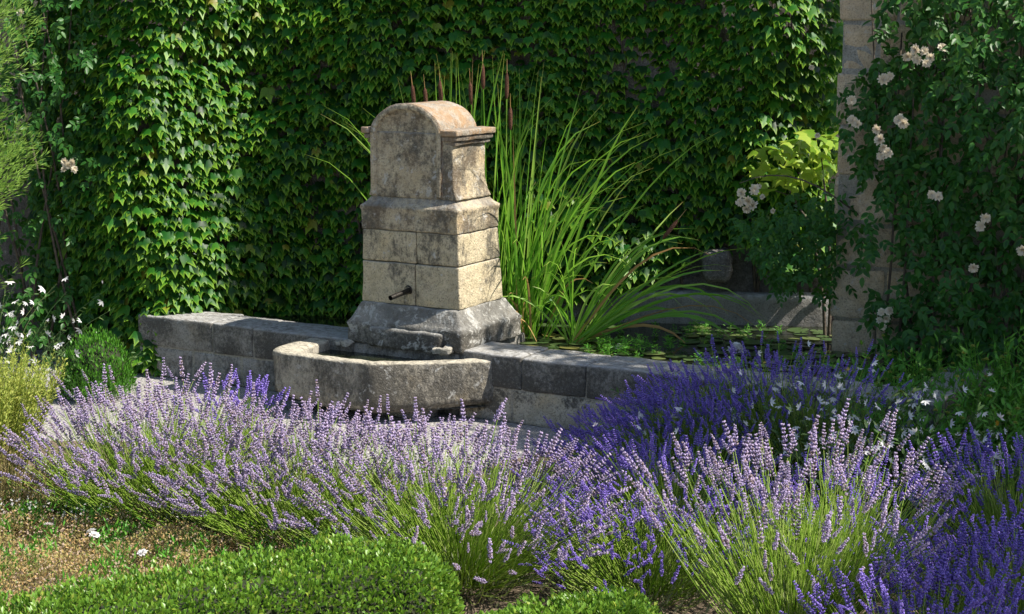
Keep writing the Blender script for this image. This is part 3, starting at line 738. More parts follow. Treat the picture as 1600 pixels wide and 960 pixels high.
def cattail(name, loc, label, leaves, spikes, seed):
    rng = np.random.default_rng(seed); r = empty(name, loc); tag(r, label, 'cattail', 'cattails in the pond')
    for (b, d, L, w, bend, dry) in leaves(rng):
        V, F, e = arc_leaf(b, d, L, w, bend, rng)
        obj('leaf', mesh('leaf', V, F, M['drycat'] if dry else M['cattail'], {'edge': e, 'rnd': np.zeros(len(V))}, True), r)
    for (b, top, sl) in spikes:
        b = np.array(b) - loc; top = np.array(top) - loc; d = norm(top - b)
        mid = (b + top) / 2 + np.array([.0, 0, .03])
        V, F = tubes(np.array([[b, mid * .5 + b * .5, mid, mid * .5 + top * .5, top]]), np.full(5, .004), 5); st = obj('stalk', mesh('stalk', V, F, M['cattail'], {'edge': np.zeros(len(V)), 'rnd': np.zeros(len(V))}), r)
        k = np.linspace(0, 1, 8); V, F = tubes(np.array([[top + d * sl * t for t in k]]), .0135 * np.array([.35, .9, 1, 1, 1, 1, .85, .25]), 9)
        obj('seed_head', mesh('seed_head', V, F, M['catspike'], None, True), st)
        V, F = tubes(np.array([[top + d * sl, top + d * (sl + .05), top + d * (sl + .09)]]), np.array([.0025, .002, .001]), 4); obj('tip', mesh('tip', V, F, M['drycat']), st)
    return r
def lv_main(rng):
    out = []
    for k in range(42):
        b = (rng.uniform(-.5, .15), rng.uniform(-.1, .2), 0)
        out.append((b, (rng.normal(.03, .10), rng.normal(-.03, .06), 1), rng.uniform(1.35, 1.98), rng.uniform(.006, .010), rng.uniform(.01, .16), rng.random() < .05))
    for k in range(44):
        b = (rng.uniform(-.15, .30), rng.uniform(-.15, .15), 0)
        out.append((b, (rng.normal(.22, .16), rng.normal(-.10, .12), 1), rng.uniform(1.1, 1.85), rng.uniform(.006, .011), rng.uniform(.15, .5), rng.random() < .02))
    for k in range(9):
        b = (rng.uniform(-.5, -.2), rng.uniform(-.1, .2), 0); out.append((b, (rng.uniform(-.4, -.1), -.05, 1), rng.uniform(1.5, 1.85), .008, rng.uniform(.2, .4), False))
    for k in range(22):
        b = (rng.uniform(.10, .30), rng.uniform(-.2, .05), 0); out.append((b, (rng.normal(.25, .22), rng.normal(-.15, .15), 1), rng.uniform(.55, 1.25), rng.uniform(.006, .010), max(.1, rng.normal(.5, .2)), rng.random() < .05))
    for k in range(7):
        b = (rng.uniform(.12, .3), rng.uniform(-.25, .0), 0); out.append((b, (rng.normal(.1, .25), -.2, 1), rng.uniform(.3, .65), .007, rng.uniform(.5, 1.0), True))
    return out
def lv_side(rng):
    out = []
    for k in range(28):
        b = (rng.uniform(-.05, .05), rng.uniform(-.05, .05), 0)
        out.append((b, (rng.uniform(.4, 2.6), rng.normal(-.15, .2), 1), rng.uniform(.8, 1.45), rng.uniform(.006, .011), max(.10, rng.normal(.34, .14)), rng.random() < .06))
    for k in range(14):
        b = (rng.uniform(-.05, .05), rng.uniform(-.05, .05), 0); out.append((b, (rng.normal(-.15, .3), -.1, 1), rng.uniform(.4, .8), .008, rng.uniform(.3, .8), rng.random() < .15))
    return out
cattail('cattail', np.array((-.06, 11.52, .33)), 'tall upright cattail clump with brown seed heads rising behind the fountain pillar', lv_main,
        [((-.5, 11.6, .34), (-.65, 11.55, 1.90), .13), ((-.45, 11.6, .34), (-.57, 11.55, 1.89), .12), ((-.4, 11.6, .34), (-.47, 11.5, 1.91), .15), ((-.2, 11.6, .34), (-.27, 11.5, 1.90), .15), ((-.15, 11.6, .34), (-.19, 11.5, 2.00), .17), ((-.05, 11.5, .34), (-.035, 11.45, 1.94), .17), ((.0, 11.5, .34), (-.01, 11.4, 1.74), .15)], 31)
cattail('cattail', np.array((.42, 11.27, .33)), 'cattail clump leaning low over the water with one slanting seed head', lv_side,
        [((.45, 11.27, .34), (.98, 11.15, 1.05), .16)], 32)

# ------------------------------------------------------------------ pond plants
rng = np.random.default_rng(41)
wl_ = empty('water_lily', (1.2, 10.9, .34)); org = np.array((1.2, 10.9, .34)); tag(wl_, 'water lily with flat round pads spread over the pond, two white flowers', 'water lily')
pts = [(math.cos(a), math.sin(a), .01 * math.sin(3 * a)) for a in np.linspace(.22, 2 * math.pi - .22, 13)]
V, F, e = fan(pts + [(.12, 0, 0)], (.0, 0, -.01)); e[:] = 0
T_PAD = (V, F, e)
placed = []; n_pad = 0
pad_me = [mesh('lily_pad', V * [1, q, 1], F, M['pad'], {'edge': e, 'rnd': np.zeros(len(V))}, True) for q in (1, .9)]
for k in range(3000):
    x, y = rng.uniform(.1, 2.2), rng.uniform(9.3, 11.95)
    u = (x - P0.x) * ua.x + (y - P0.y) * ua.y; w = (x - P0.x) * wa.x + (y - P0.y) * wa.y
    s = rng.uniform(.04, .085)
    if w < TH + .06 or u > 2.98 or y > ivy_y(x) - .3: continue
    if noise.noise(Vector((x * 1.6, y * 1.6, 2))) < -.22: continue
    if any((x - a) ** 2 + (y - b) ** 2 < (.92 * (s + c_)) ** 2 for a, b, c_ in placed): continue
    placed.append((x, y, s)); o = obj('lily_pad', pad_me[k % 2], wl_, (x - org[0], y - org[1], .006 + .004 * rng.random()))
    o.rotation_euler = (rng.normal(0, .04), rng.normal(0, .04), rng.uniform(0, 6.3)); o.scale = (s, s, s)
    n_pad += 1
    if n_pad > 210: break
V, F, e = t_rose(9)
V2 = V.copy(); lil = mesh('flower', V2 * [1, 1.0, 1], F, M['whiteflower'], {'edge': e, 'rnd': np.zeros(len(V))}, True)
for (x, y, s) in ((1.44, 10.88, .11), (.70, 10.98, .06)):
    o = obj('flower', lil, wl_, (x - org[0], y - org[1], .02)); o.rotation_euler = (R(90), 0, 1.0); o.scale = (s, s, s)
rng = np.random.default_rng(42)
pf = empty('pond_weed', (1.0, 10.9, .34)); org = np.array((1.0, 10.9, .34)); tag(pf, 'feathery bright green pond weed standing just above the water', 'water plant')
n = 2600; cc = rng.integers(0, 70, n); cxy = np.column_stack([rng.uniform(.45, 2.0, 70), rng.uniform(10.3, 11.7, 70)]); cxy[:14] = np.column_stack([rng.uniform(.55, .85, 14), rng.uniform(10.75, 11.1, 14)])
wv = (cxy[:, 0] - P0.x) * wa.x + (cxy[:, 1] - P0.y) * wa.y; cxy[wv < TH + .08] += np.array(wa[:2]) * .3
h = rng.random(n) * np.where(cc < 14, .10, .07); pos = np.column_stack([cxy[cc] + rng.normal(0, .012, (n, 2)), .34 + h])
tp = norm(np.column_stack([rng.normal(0, 1, n), rng.normal(0, 1, n), rng.uniform(.2, .8, n)]))
foliage(pf, org, T_BLADE, M['herb'], pos, frames(tp, arr_dirs(rng, n)), .03, .03, rng)

# ------------------------------------------------------------------ lavender
def lavender(loc, label, n, H, thmax, kind, seed, lean=(0, 0), spread=.16, parts=240, slen=(.085, .13), flat=1.0, grp='lavender bushes'):
    rng = np.random.default_rng(seed); loc = np.array((*loc, .004)); r = empty('lavender', loc)
    tag(r, label, 'lavender', grp)
    def shoots(n, hs):
        az = rng.uniform(0, 2 * math.pi, n); th = R(thmax) * rng.random(n) ** .55
        d = np.column_stack([np.sin(th) * np.cos(az) + lean[0], np.sin(th) * np.sin(az) * flat + lean[1], np.cos(th)]); d = norm(d)
        q = th / R(thmax); rad = spread * q * rng.uniform(.5, 1, n)
        b = loc + np.column_stack([np.cos(az) * rad, np.sin(az) * rad, np.full(n, .02) + rng.random(n) * .08])
        L = H * rng.choice([rng.uniform(.55, .8), .88, .96, 1.05, 1.12], n, p=[.15, .25, .3, .2, .1]) * rng.uniform(.94, 1.06, n) * hs * (1 - .06 * q)
        up = np.array([[0, 0, 1.]]); cu = (.22 * np.sin(th))[:, None]; wob = rng.normal(0, .10, (n, 3))
        P_ = np.stack([b + L[:, None] * (d * t + up * cu * (t * t) + wob * t * (1 - t) * 2) for t in np.linspace(0, 1, 6)], 1)
        end = norm(P_[:, -1] - P_[:, -2] + rng.normal(0, .02, (n, 3)))
        return P_, end
    P_, end = shoots(n, 1.0); P2, e2 = shoots(int(n * 1.9), .74)
    allP = np.concatenate([P_, P2]) - loc; m = len(allP)
    V, F = tubes(allP, np.array([.0024, .0023, .0021, .0019, .0017, .0014]), 3)
    obj('stems', mesh('stems', V, F, M['stem'], {'rnd': np.repeat(rng.random(m), 18), 'edge': np.zeros(m * 18)}), r, kind='stuff')
    fr = frames(end, arr_dirs(rng, n)); s = rng.uniform(*slen, n) * rng.choice([.7, 1, 1.1], n, p=[.2, .6, .2])
    near = np.argsort(np.linalg.norm(P_[:, -1] - CAM, axis=1) - 5 * in_view(P_[:, -1]))
    part_idx = near[:parts]; rest = near[parts:]
    mt = M[kind]
    for v in range(4):
        me = mesh('flower_spike', *T_SPIKE[v][:2], mt, {'edge': T_SPIKE[v][2], 'rnd': T_SPIKE[v][3]})
        for i in part_idx[v::4]:
            o = obj('flower_spike', me, r); p = P_[i, -1] - loc; a, b, c = fr[0][i] * s[i], fr[1][i] * s[i], fr[2][i] * s[i]
            o.matrix_basis = Matrix(((a[0], b[0], c[0], p[0]), (a[1], b[1], c[1], p[1]), (a[2], b[2], c[2], p[2]), (0, 0, 0, 1)))
    if len(rest):
        V, F, at = scatter(T_SPIKE[0], P_[rest, -1] - loc, [q[rest] for q in fr], s[rest], s[rest], rng.random(len(rest)))
        obj('flower_spikes', mesh('flower_spikes', V, F, mt, at), r, kind='stuff')
    # leafy grey-green base
    k = 1500; dd = arr_dirs(rng, k); dd[:, 2] = abs(dd[:, 2]); rad = rng.random(k) ** .5
    pos = dd * (rad * np.array([[spread * 1.5], [spread * 1.5], [H * .42]]))[..., None].reshape(3, k).T if False else dd * rad[:, None] * np.array([[spread * 1.6, spread * 1.6, H * .40]])
    pos = pos + loc; tp = norm(dd + np.array([[0, 0, .8]]) + rng.normal(0, .3, (k, 3)))
    foliage(r, loc, T_BLADE, M['lav_leaf'], pos, frames(tp, arr_dirs(rng, k)), .05, rng.uniform(.04, .07, k), rng)
    return r

lavender((-1.85, 8.36), 'faded lilac lavender bush beside the yellow-green santolina', 300, .52, 72, 'lilac', 51, (-.14, 0), .26)
lavender((-1.50, 8.20), 'faded lilac lavender bush reaching over the rusty ground cover', 210, .49, 70, 'lilac', 62, (-.20, -.06), .30, 190)
lavender((-1.02, 7.90), 'faded lilac lavender bush straight in front of the trough', 310, .48, 74, 'lilac', 52, (-.18, -.06), .30)
lavender((-.58, 7.70), 'faded lilac lavender bush leaning towards the box hedge', 170, .48, 72, 'lilac', 63, (-.08, -.04), .28, 170)
lavender((-.22, 7.30), 'faded lilac lavender bush fanning out behind the rounded end of the box hedge', 360, .56, 76, 'lilac', 53, (.04, .0), .22)
lavender((-1.62, 9.60), 'dark violet lavender bush on the gravel close to the low wall', 60, .27, 50, 'violet', 54, (.05, 0), .22, 60)
lavender((.82, 8.75), 'violet lavender bush sprawling at the foot of the low wall, nearest the trough', 560, .40, 70, 'violet', 55, (-.55, -.10), .34, 290, (.06, .10))
lavender((1.25, 9.12), 'violet lavender bush spilling over the low wall towards the pond', 460, .52, 66, 'violet', 56, (-.50, .05), .28, 280, (.06, .10))
lavender((1.58, 8.95), 'thin violet lavender bush trailing across the wall top beside the white gaura', 200, .54, 62, 'violet', 64, (-.15, .1), .24, 200, (.06, .10))
lavender((.68, 7.6), 'deep violet lavender bush in shade between the two faded lilac bushes', 440, .42, 70, 'violet', 57, (-.30, -.15), .32, 280, (.06, .10))
lavender((.55, 7.15), 'dark violet lavender bush low behind the short box hedge', 260, .32, 74, 'violet', 65, (-.1, -.05), .26, 240, (.06, .10))
lavender((1.45, 7.35), 'deep violet lavender bush right behind the sunlit lilac bush', 320, .38, 74, 'violet', 66, (-.1, 0), .3, 240, (.06, .10))
lavender((1.10, 6.48), 'sunlit pale lilac lavender bush with tall stiff stems right of the hedge gap', 210, .68, 48, 'lilac', 58, (.0, 0), .18, 210, (.09, .135))
lavender((1.95, 6.30), 'violet lavender bush in deep shade beside the sunlit lilac bush', 420, .40, 66, 'violet', 59, (.0, .0), .26, 290, (.08, .12))
lavender((1.48, 5.95), 'violet lavender bush crowding the foot of the sunlit lilac bush', 200, .36, 55, 'violet', 60, (.0, .0), .24, 190, (.08, .12))
lavender((2.30, 7.60), 'violet lavender bush in front of the green buds by the house wall', 240, .42, 62, 'violet', 61, (.0, .0), .24, 220, (.08, .12))

# ------------------------------------------------------------------ clipped box
def hedge(name, path, hw, hgt, label, seed, n):
    rng = np.random.default_rng(seed); path = np.array(path, float); loc = np.array((*path.mean(0), 0)); r = empty(name, loc); tag(r, label, 'hedge')
    seg = np.linalg.norm(np.diff(path, axis=0), axis=1); cum = np.concatenate([[0], np.cumsum(seg)]); Ltot = cum[-1]
    def surf(s, ph, k):
        """s along (runs past both ends as a round cap), ph 0..pi round the profile"""
        sc = np.clip(s, 0, Ltot); x = np.interp(sc, cum, path[:, 0]); y = np.interp(sc, cum, path[:, 1])
        i = np.clip(np.searchsorted(cum, sc) - 1, 0, len(seg) - 1); d = np.diff(path, axis=0)[i] / seg[i][:, None]; nn = np.column_stack([-d[:, 1], d[:, 0]])
        over = (s - sc); q = np.sqrt(np.clip(1 - (over / hw) ** 2, 0, 1))
        ex = .55; cs = np.sign(np.cos(ph)) * abs(np.cos(ph)) ** ex; sn = np.sin(ph) ** ex
        lump = np.array([noise.noise(Vector((a * 5, b * 5, c_ * 2))) for a, b, c_ in zip(s, ph, np.full(len(s), seed))]) * .12 + 1 + .05 * np.sin(s * 23) * np.sin(ph * 9 + s * 3)
        xy = np.column_stack([x, y]) + nn * (cs * hw * q * k * lump)[:, None] + d * (over * k)[:, None]
        z = sn * hgt * (.35 + .65 * q) * k * lump
        out = np.column_stack([nn * cs[:, None] + d * (over / hw)[:, None] * 1.2, np.sin(ph) + .05])
        return np.column_stack([xy, z]), norm(out)
    s = rng.uniform(-hw, Ltot + hw, n); ph = rng.uniform(0, math.pi, n)
    p, o_ = surf(s, ph, 1.03 - .20 * rng.random(n) ** 1.3)
    tp = norm(o_ * .9 + np.array([[0, 0, .5]]) + rng.normal(0, .5, (n, 3))); nn = norm(o_ + np.array([[0, 0, .6]]) + rng.normal(0, .6, (n, 3)))
    sz = rng.uniform(.017, .029, n)
    foliage(r, loc, T_SMALL, M['box'], p, frames(tp, nn), sz, sz, rng, 'leaf', 0)
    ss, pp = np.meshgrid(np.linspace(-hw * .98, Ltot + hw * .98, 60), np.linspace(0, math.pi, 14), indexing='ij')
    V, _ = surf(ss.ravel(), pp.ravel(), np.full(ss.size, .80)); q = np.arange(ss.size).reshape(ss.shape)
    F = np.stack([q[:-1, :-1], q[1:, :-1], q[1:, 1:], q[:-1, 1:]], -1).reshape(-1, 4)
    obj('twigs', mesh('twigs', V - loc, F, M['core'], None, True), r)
hedge('box_hedge', [(-3.2, 4.75), (-2.3, 5.46), (-1.75, 5.84), (-1.15, 6.25), (-.48, 6.58)], .27, .41, 'long clipped box hedge with a rounded end below the faded lavender', 71, 40000)
hedge('box_hedge', [(-.02, 6.02), (.18, 6.18), (.42, 6.24)], .20, .30, 'short low box hedge between the lilac lavender bushes', 72, 12000)

rng = np.random.default_rng(73)
bb = empty('box_shrub', (-2.72, 11.1, 0)); org = np.array((-2.72, 11.1, 0)); tag(bb, 'small round green box shrub at the left end of the low wall', 'shrub')
n = 7000; d = arr_dirs(rng, n); d[:, 2] = d[:, 2] * .5 + .5; d = norm(d)
p = org + np.array((0, 0, .02)) + d * (np.array([[.235, .235, .42]]) * (1 - .3 * rng.random((n, 1)) ** 1.5)) * (1 + .10 * np.sin(d[:, 0:1] * 17) * np.sin(d[:, 1:2] * 15))
tp = norm(d * .5 + np.array([[0, 0, 1.]]) + rng.normal(0, .3, (n, 3)))
foliage(bb, org, T_SMALL, M['boxball'], p, frames(tp, norm(d + rng.normal(0, .4, (n, 3)))), rng.uniform(.016, .024, n), rng.uniform(.022, .034, n), rng)
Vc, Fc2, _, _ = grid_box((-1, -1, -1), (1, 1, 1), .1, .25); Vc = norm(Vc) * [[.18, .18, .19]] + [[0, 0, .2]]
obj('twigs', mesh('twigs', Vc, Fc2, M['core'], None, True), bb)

# ------------------------------------------------------------------ herbs built from leafy shoots
def shoots_bush(name, loc, label, cat, mat, stem_mat, n, H, rad, lean, leaf, per, seed, tm=T_NARROW, thmax=25, nparts=0, droop=0.0, top_only=0.0, hvar=(.7, 1.1), grp=None):
    rng = np.random.default_rng(seed); loc = np.array(loc, float); r = empty(name, loc); tag(r, label, cat, grp)
    a = rng.uniform(0, 2 * math.pi, n); q = rng.random(n) ** .5; th = R(thmax) * q
    b = loc + np.column_stack([np.cos(a) * q * rad[0], np.sin(a) * q * rad[1], np.zeros(n)])
    d = norm(np.column_stack([np.sin(th) * np.cos(a) + lean[0], np.sin(th) * np.sin(a) + lean[1], np.cos(th)])); L = H * rng.uniform(*hvar, n)
    wob = rng.normal(0, .06, (n, 3)); P_ = np.stack([b + L[:, None] * (d * t + wob * t * t) - np.array([[0, 0, droop]]) * (t ** 3) * L[:, None] for t in np.linspace(0, 1, 6)], 1)
    V, F = tubes(P_ - loc, np.linspace(.0028, .0012, 6), 3); obj('stems', mesh('stems', V, F, stem_mat, {'rnd': np.repeat(rng.random(n), 18), 'edge': np.zeros(n * 18)}), r, kind='stuff')
    m = n * per; i = np.repeat(np.arange(n), per); t = top_only + (1 - top_only) * rng.random(m); k = np.minimum((t * 5).astype(int), 4); f = (t * 5 - k)[:, None]
    pos = P_[i, k] * (1 - f) + P_[i, k + 1] * f; ax = norm(P_[i, k + 1] - P_[i, k])
    sd = arr_dirs(rng, m); tp = norm(sd - ax * np.sum(sd * ax, 1, keepdims=True) + ax * .7); nn = norm(ax + rng.normal(0, .3, (m, 3)))
    sz = rng.uniform(.7, 1.2, m) * leaf * (1.15 - .5 * t)
    foliage(r, loc, tm, mat, pos, frames(tp, nn), sz, sz, rng, 'leaf', nparts)
    return r, P_
def flowers(r, P_, n, s, mat, seed, tm, name='flower', jitter=.04, tmin=3):
    rng = np.random.default_rng(seed); loc = np.array(r.location); mes = [mesh(name, t[0], t[1], mat, {'edge': t[2], 'rnd': np.zeros(len(t[0]))}, True) for t in tm]
    for k in range(n):
        i = rng.integers(len(P_)); p = P_[i, rng.integers(tmin, 6)] + rng.normal(0, jitter, 3); o = obj(name, mes[k % len(mes)], r)
        d = Vector((rng.normal(-.1, .5), -1 + rng.normal(0, .3), rng.normal(.3, .4))).normalized(); qd = Vector((0, 1, 0)).rotation_difference(d)
        o.matrix_basis = Matrix.Translation(Vector(p - loc)) @ qd.to_matrix().to_4x4() @ Matrix.Rotation(rng.uniform(-.7, .7), 4, 'Y') @ Matrix.Scale(s * rng.uniform(.75, 1.2), 4)
G4 = [t_gaura(i) for i in range(3)]
r, P_ = shoots_bush('gaura', (1.55, 8.45, 0), 'white-flowered gaura in shade among the violet lavender by the pond wall', 'gaura', M['gaura'], M['gaura'], 100, .86, (.50, .25), (-.05, .05), .06, 18, 81, T_NARROW, 48, 0, .15)
flowers(r, P_, 150, .028, M['whiteflower'], 82, G4)
r, P_ = shoots_bush('gaura', (2.05, 8.2, 0), 'white-flowered gaura in front of the green budding plants', 'gaura', M['gaura'], M['gaura'], 60, .76, (.35, .2), (-.05, 0), .06, 18, 83, T_NARROW, 45, 0, .15)
flowers(r, P_, 70, .028, M['whiteflower'], 84, G4)
r, P_ = shoots_bush('gaura', (-3.18, 9.9, 0), 'sunlit white and pinkish gaura beside the conifer', 'gaura', M['gaura'], M['gaura'], 70, 1.2, (.16, .2), (.08, -.02), .05, 9, 85, T_NARROW, 30, 0, .22)
flowers(r, P_, 150, .032, M['whiteflower'], 86, G4, tmin=3, jitter=.035)
r, P_ = shoots_bush('gaura', (-2.95, 11.15, 0), 'shaded gaura behind the round box shrub', 'gaura', M['gaura'], M['gaura'], 45, .55, (.3, .15), (.08, 0), .05, 12, 87, T_NARROW, 35, 0, .2)
flowers(r, P_, 6, .024, M['whiteflower'], 88, G4)
GR = 'leafy green plants with pale buds in the bed below the house wall'
for k, (x, y, rx, h, nn) in enumerate(((2.45, 10.15, .30, .50, 130), (2.95, 9.55, .32, .68, 130), (2.5, 9.3, .34, .56, 130), (2.9, 8.6, .34, .56, 110), (2.15, 9.75, .22, .5, 90), (2.2, 8.95, .3, .46, 110))):
    r, P_ = shoots_bush('budding_plant', (x, y, 0), ['green budding plant at the foot of the climbing rose next to the house corner', 'tall green budding plant below the rose, behind the others', 'green budding plant between the white gaura and the climbing rose', 'green budding plant with small orange flowers behind the violet lavender', 'green budding plant growing at the end of the pond wall', 'low green budding plant tangled with the white gaura below the pond wall'][k], 'plant', M['herb'], M['herb'], nn, h, (rx, .2), (0, -.03), .085, 13, 90 + k, T_NARROW, 20, 40, .02, grp=GR)
    V, F, e = t_rose(3); rng = np.random.default_rng(95 + k)
    bud = mesh('bud', V, F, M['santolina'], {'edge': e, 'rnd': np.zeros(len(V))}, True)
    for i in range(0, nn, 6):
        o = obj('bud', bud, r, tuple(P_[i, -1] - np.array((x, y, 0)))); o.rotation_euler = (R(90), 0, i); o.scale = (.022, .022, .022)
    if k == 3:
        ofl = [t_gaura(5, 8)]; flowers(r, P_, 4, .02, M['orange'], 99, ofl)
rng = np.random.default_rng(96)
shoots_bush('santolina', (-2.98, 9.0, 0), 'bushy yellow-green santolina next to the faded lavender', 'shrub', M['santolina'], M['santolina'], 620, .66, (.34, .26), (0, 0), .036, 62, 97, T_NEEDLE if False else t_blade(.3), 22, 0, 0, .25, hvar=(.85, 1.08))
shoots_bush('dry_herb', (-2.55, 8.3, 0), 'straw-coloured dry herb at the foot of the santolina', 'herb', M['dryherb'], M['dryherb'], 260, .36, (.35, .25), (0, 0), .025, 26, 98, t_blade(.35), 30)

# ------------------------------------------------------------------ ground cover
rng = np.random.default_rng(101)
n = 120000; gx = rng.uniform(-3.4, -.5, n); gy = rng.uniform(6.2, 8.7, n)
hgt = np.array([noise.noise(Vector((x * 3, y * 3, 0))) for x, y in zip(gx, gy)]) * .16 + .13
p = np.column_stack([gx, gy, np.maximum(.01, hgt) * rng.random(n) ** .6]); d = arr_dirs(rng, n); d[:, 2] = abs(d[:, 2]) + .2
V, F, at = scatter(T_SMALL, p, frames(norm(d), arr_dirs(rng, n)), rng.uniform(.008, .019, n), rng.uniform(.010, .022, n), rng.random(n))
o = obj('ground_cover', mesh('ground_cover', V, F, M['cover'], at)); tag(o, 'low carpet of rusty and green ground cover with tiny faded flowers', 'ground cover', None, 'stuff')
k = 130; tc_ = np.column_stack([rng.uniform(-3.2, -.8, k), rng.uniform(6.5, 8.4, k)]); per = 60; i = np.repeat(np.arange(k), per); n = k * per
p = np.column_stack([tc_[i] + rng.normal(0, .035, (n, 2)), rng.uniform(.05, .16, n)]); d = arr_dirs(rng, n); d[:, 2] = abs(d[:, 2]) + .6
V, F, at = scatter(T_BLADE, p, frames(norm(d), arr_dirs(rng, n)), .05, rng.uniform(.03, .06, n), rng.random(n))
o = obj('herb_tufts', mesh('herb_tufts', V, F, M['herb'], at)); tag(o, 'small green leafy tufts scattered through the rusty ground cover', 'ground cover', None, 'stuff')
n = 2600; gx = rng.uniform(-3.0, -.7, n); gy = rng.uniform(6.6, 8.2, n); p = np.column_stack([gx, gy, rng.uniform(.12, .19, n)])
V, F, at = scatter(t_gaura(7, 5), p, frames(np.tile([[0, -.5, 1.]], (n, 1)) + rng.normal(0, .4, (n, 3)), arr_dirs(rng, n)), .006, .006, rng.random(n))
o = obj('faded_blossoms', mesh('faded_blossoms', V, F, M['faded'], at)); tag(o, 'tiny faded pink and straw blossoms dotted over the ground cover', 'flowers', None, 'stuff')
n = 900; gx = rng.uniform(-3.0, -1.3, n); gy = rng.uniform(7.9, 8.7, n); p = np.column_stack([gx, gy, rng.uniform(.10, .2, n)])
V, F, at = scatter(t_gaura(7, 5), p, frames(np.tile([[0, -.5, 1.]], (n, 1)) + rng.normal(0, .3, (n, 3)), arr_dirs(rng, n)), .008, .008, rng.random(n))
o = obj('daisies', mesh('daisies', V, F, M['whiteflower'], at)); tag(o, 'scatter of tiny white flowers in the ground cover near the santolina', 'flowers', None, 'stuff')
disc = t_rose(8); fm = mesh('petals', disc[0], disc[1], M['whiteflower'], {'edge': disc[2], 'rnd': np.zeros(len(disc[0]))}, True)
for k, (x, y) in enumerate(((-2.13, 7.66), (-1.91, 7.56), (-1.61, 7.24), (-1.88, 7.50), (-2.30, 7.05))):
    r = empty('white_poppy', (x, y, 0)); tag(r, 'single white poppy standing in the rusty ground cover', 'flower', 'white poppies in the ground cover')
    o = obj('petals', fm, r, (0, 0, .18)); o.rotation_euler = (R(70), 0, k * 1.3); o.scale = (.038, .024, .038)
    V, F = tubes(np.array([[(0, 0, 0), (.005, 0, .09), (0, 0, .18)]]), np.full(3, .0015), 4); obj('stem', mesh('stem', V, F, M['stem'], {'rnd': np.zeros(len(V)), 'edge': np.zeros(len(V))}), r)

# ------------------------------------------------------------------ conifer at the left
rng = np.random.default_rng(111)
cf = empty('conifer', (-3.3, 9.6, 0)); org = np.array((-3.3, 9.6, 0)); tag(cf, 'feathery light green conifer standing left of the ivy wall', 'tree')
V, F = tubes(np.array([[(0, 0, 0), (.02, 0, 1.2), (-.01, .02, 2.6), (0, 0, 4.2)]]), np.array([.09, .07, .045, .01]), 8); obj('trunk', mesh('trunk', V, F, M['bark'], None, True), cf)
S_ = 900; zb = rng.uniform(.9, 4.0, S_); az = rng.uniform(0, 2 * math.pi, S_); rad = .60 * (1 - ((zb - 1.9) / 2.4) ** 2).clip(.05, 1) * (.85 + .3 * np.sin(zb * 9 + az * 2))
dirs = norm(np.column_stack([np.cos(az), np.sin(az), np.full(S_, .75)]) + rng.normal(0, .15, (S_, 3)))
st = org + np.column_stack([np.cos(az) * rad * .55, np.sin(az) * rad * .55, zb]); per = 60
i = np.repeat(np.arange(S_), per); t = rng.random(S_ * per); sd = arr_dirs(rng, S_ * per)
p = st[i] + dirs[i] * (t * rad[i] * .62)[:, None] + sd * (.05 * (1 - t) + .008)[:, None]
tp = norm(dirs[i] + sd * .6)
obj_n = foliage(cf, org, T_NEEDLE, M['conifer'], p, frames(tp, arr_dirs(rng, len(p))), .035, rng.uniform(.03, .055, len(p)), rng, stuff='crown')

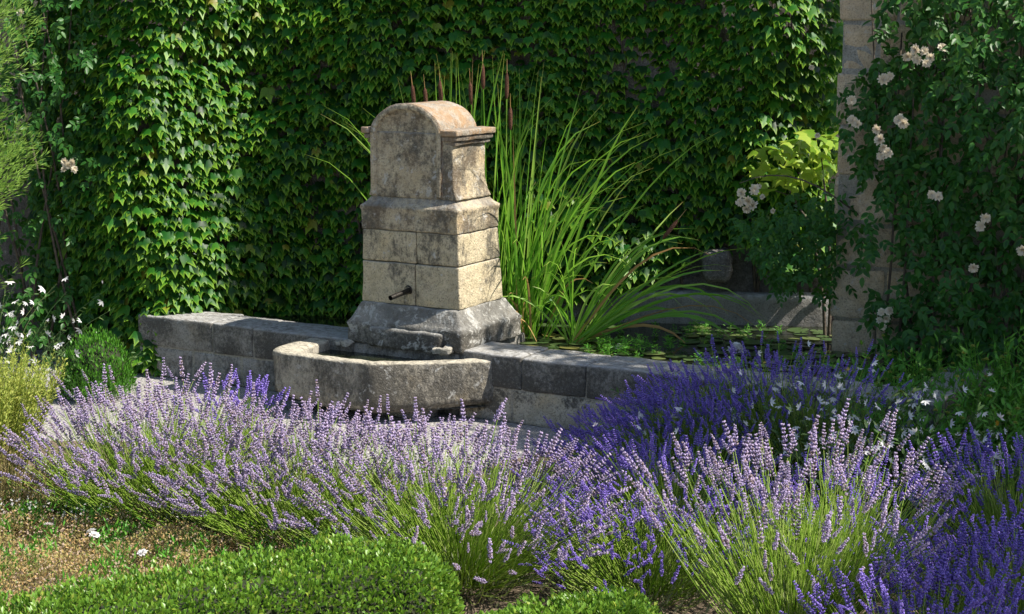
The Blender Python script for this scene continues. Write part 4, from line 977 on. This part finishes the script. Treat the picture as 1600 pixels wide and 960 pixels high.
# ------------------------------------------------------------------ unseen trees to the right, crowns placed to throw shade on the garden
def unseen_shade_tree(loc, lobes, label, seed, dens=1.0):
    rng = np.random.default_rng(seed); loc = np.array(loc, float); r = empty('unseen_shade_tree', loc); tag(r, label, 'tree')
    lob = np.array(lobes, float); top = lob[:, :3].mean(0)
    Ps = [[loc, loc * .6 + top * .4 + [.1, 0, 0], loc * .25 + top * .75, top]]
    V, F = tubes(np.array(Ps) - loc, np.array([.17, .13, .09, .03]), 8); obj('trunk', mesh('trunk', V, F, M['bark'], None, True), r)
    fork = loc * .45 + top * .55
    Ps = [[fork, fork * .6 + l[:3] * .4 + [0, 0, .1], fork * .25 + l[:3] * .75, l[:3]] for l in lob]
    V, F = tubes(np.array(Ps) - loc, np.array([.07, .05, .035, .012]), 6); obj('limbs', mesh('limbs', V, F, M['bark'], None, True), r)
    P_ = []
    for l in lob:
        k = int(2600 * dens * l[3] ** 2); d = arr_dirs(rng, k); P_.append(l[:3] + d * (l[3] * rng.random(k) ** .4 * (1 + .15 * np.sin(d[:, 0] * 7) * np.sin(d[:, 2] * 9)))[:, None])
    p = np.concatenate(P_); n = len(p)
    foliage(r, loc, T_LEAF, M['tree_leaf'], p, frames(arr_dirs(rng, n), arr_dirs(rng, n)), rng.uniform(.10, .16, n), rng.uniform(.10, .16, n), rng, stuff='crown')
def up_sun(x, y, z, t): return tuple(Vector((x, y, z)) + sun_dir * t)
unseen_shade_tree((5.6, 8.6, 0), [(*up_sun(1.35, 9.0, .3, 7), .9), (*up_sun(2.1, 9.6, .4, 7), .9), (*up_sun(.55, 8.75, .2, 7), .6), (*up_sun(3.2, 9.9, .6, 6.5), .5), (*up_sun(2.7, 8.6, .4, 6.5), .7), (*up_sun(.75, 7.9, .2, 7), .5), (*up_sun(.85, 9.95, .42, 7), .58), (*up_sun(.25, 10.75, .55, 7), .30)], 'unseen broad leafy tree, crown shaped to shade the bed and pond wall', 121)
unseen_shade_tree((6.0, 6.0, 0), [(*up_sun(1.85, 6.15, .35, 6.5), .55), (*up_sun(2.5, 6.4, .4, 6.5), .7), (*up_sun(2.5, 7.5, .4, 6.5), .65), (*up_sun(1.45, 5.85, .2, 6.5), .36)], 'unseen smaller leafy tree, crown shaped to shade the violet lavender', 122)
# tall unseen tree added behind the house to keep sun off the ivy
def ivy_shadow(c, y, t):
    x, z = c * .776, -c * .631
    return up_sun(x, y, z + 1.0 * .0, t)
unseen_shade_tree((6.4, 11.4, 0), [(*ivy_shadow(c, y, t), r) for c, y, t, r in ((-2.0, 12.45, 8.6, .46), (-1.6, 12.4, 8.8, .62), (-1.1, 12.4, 8.6, .56), (-1.75, 12.4, 9.8, .45), (-1.25, 12.4, 10.0, .6))], 'unseen tall leafy tree, added behind the house wall to shade the ivy', 123, 1.6)
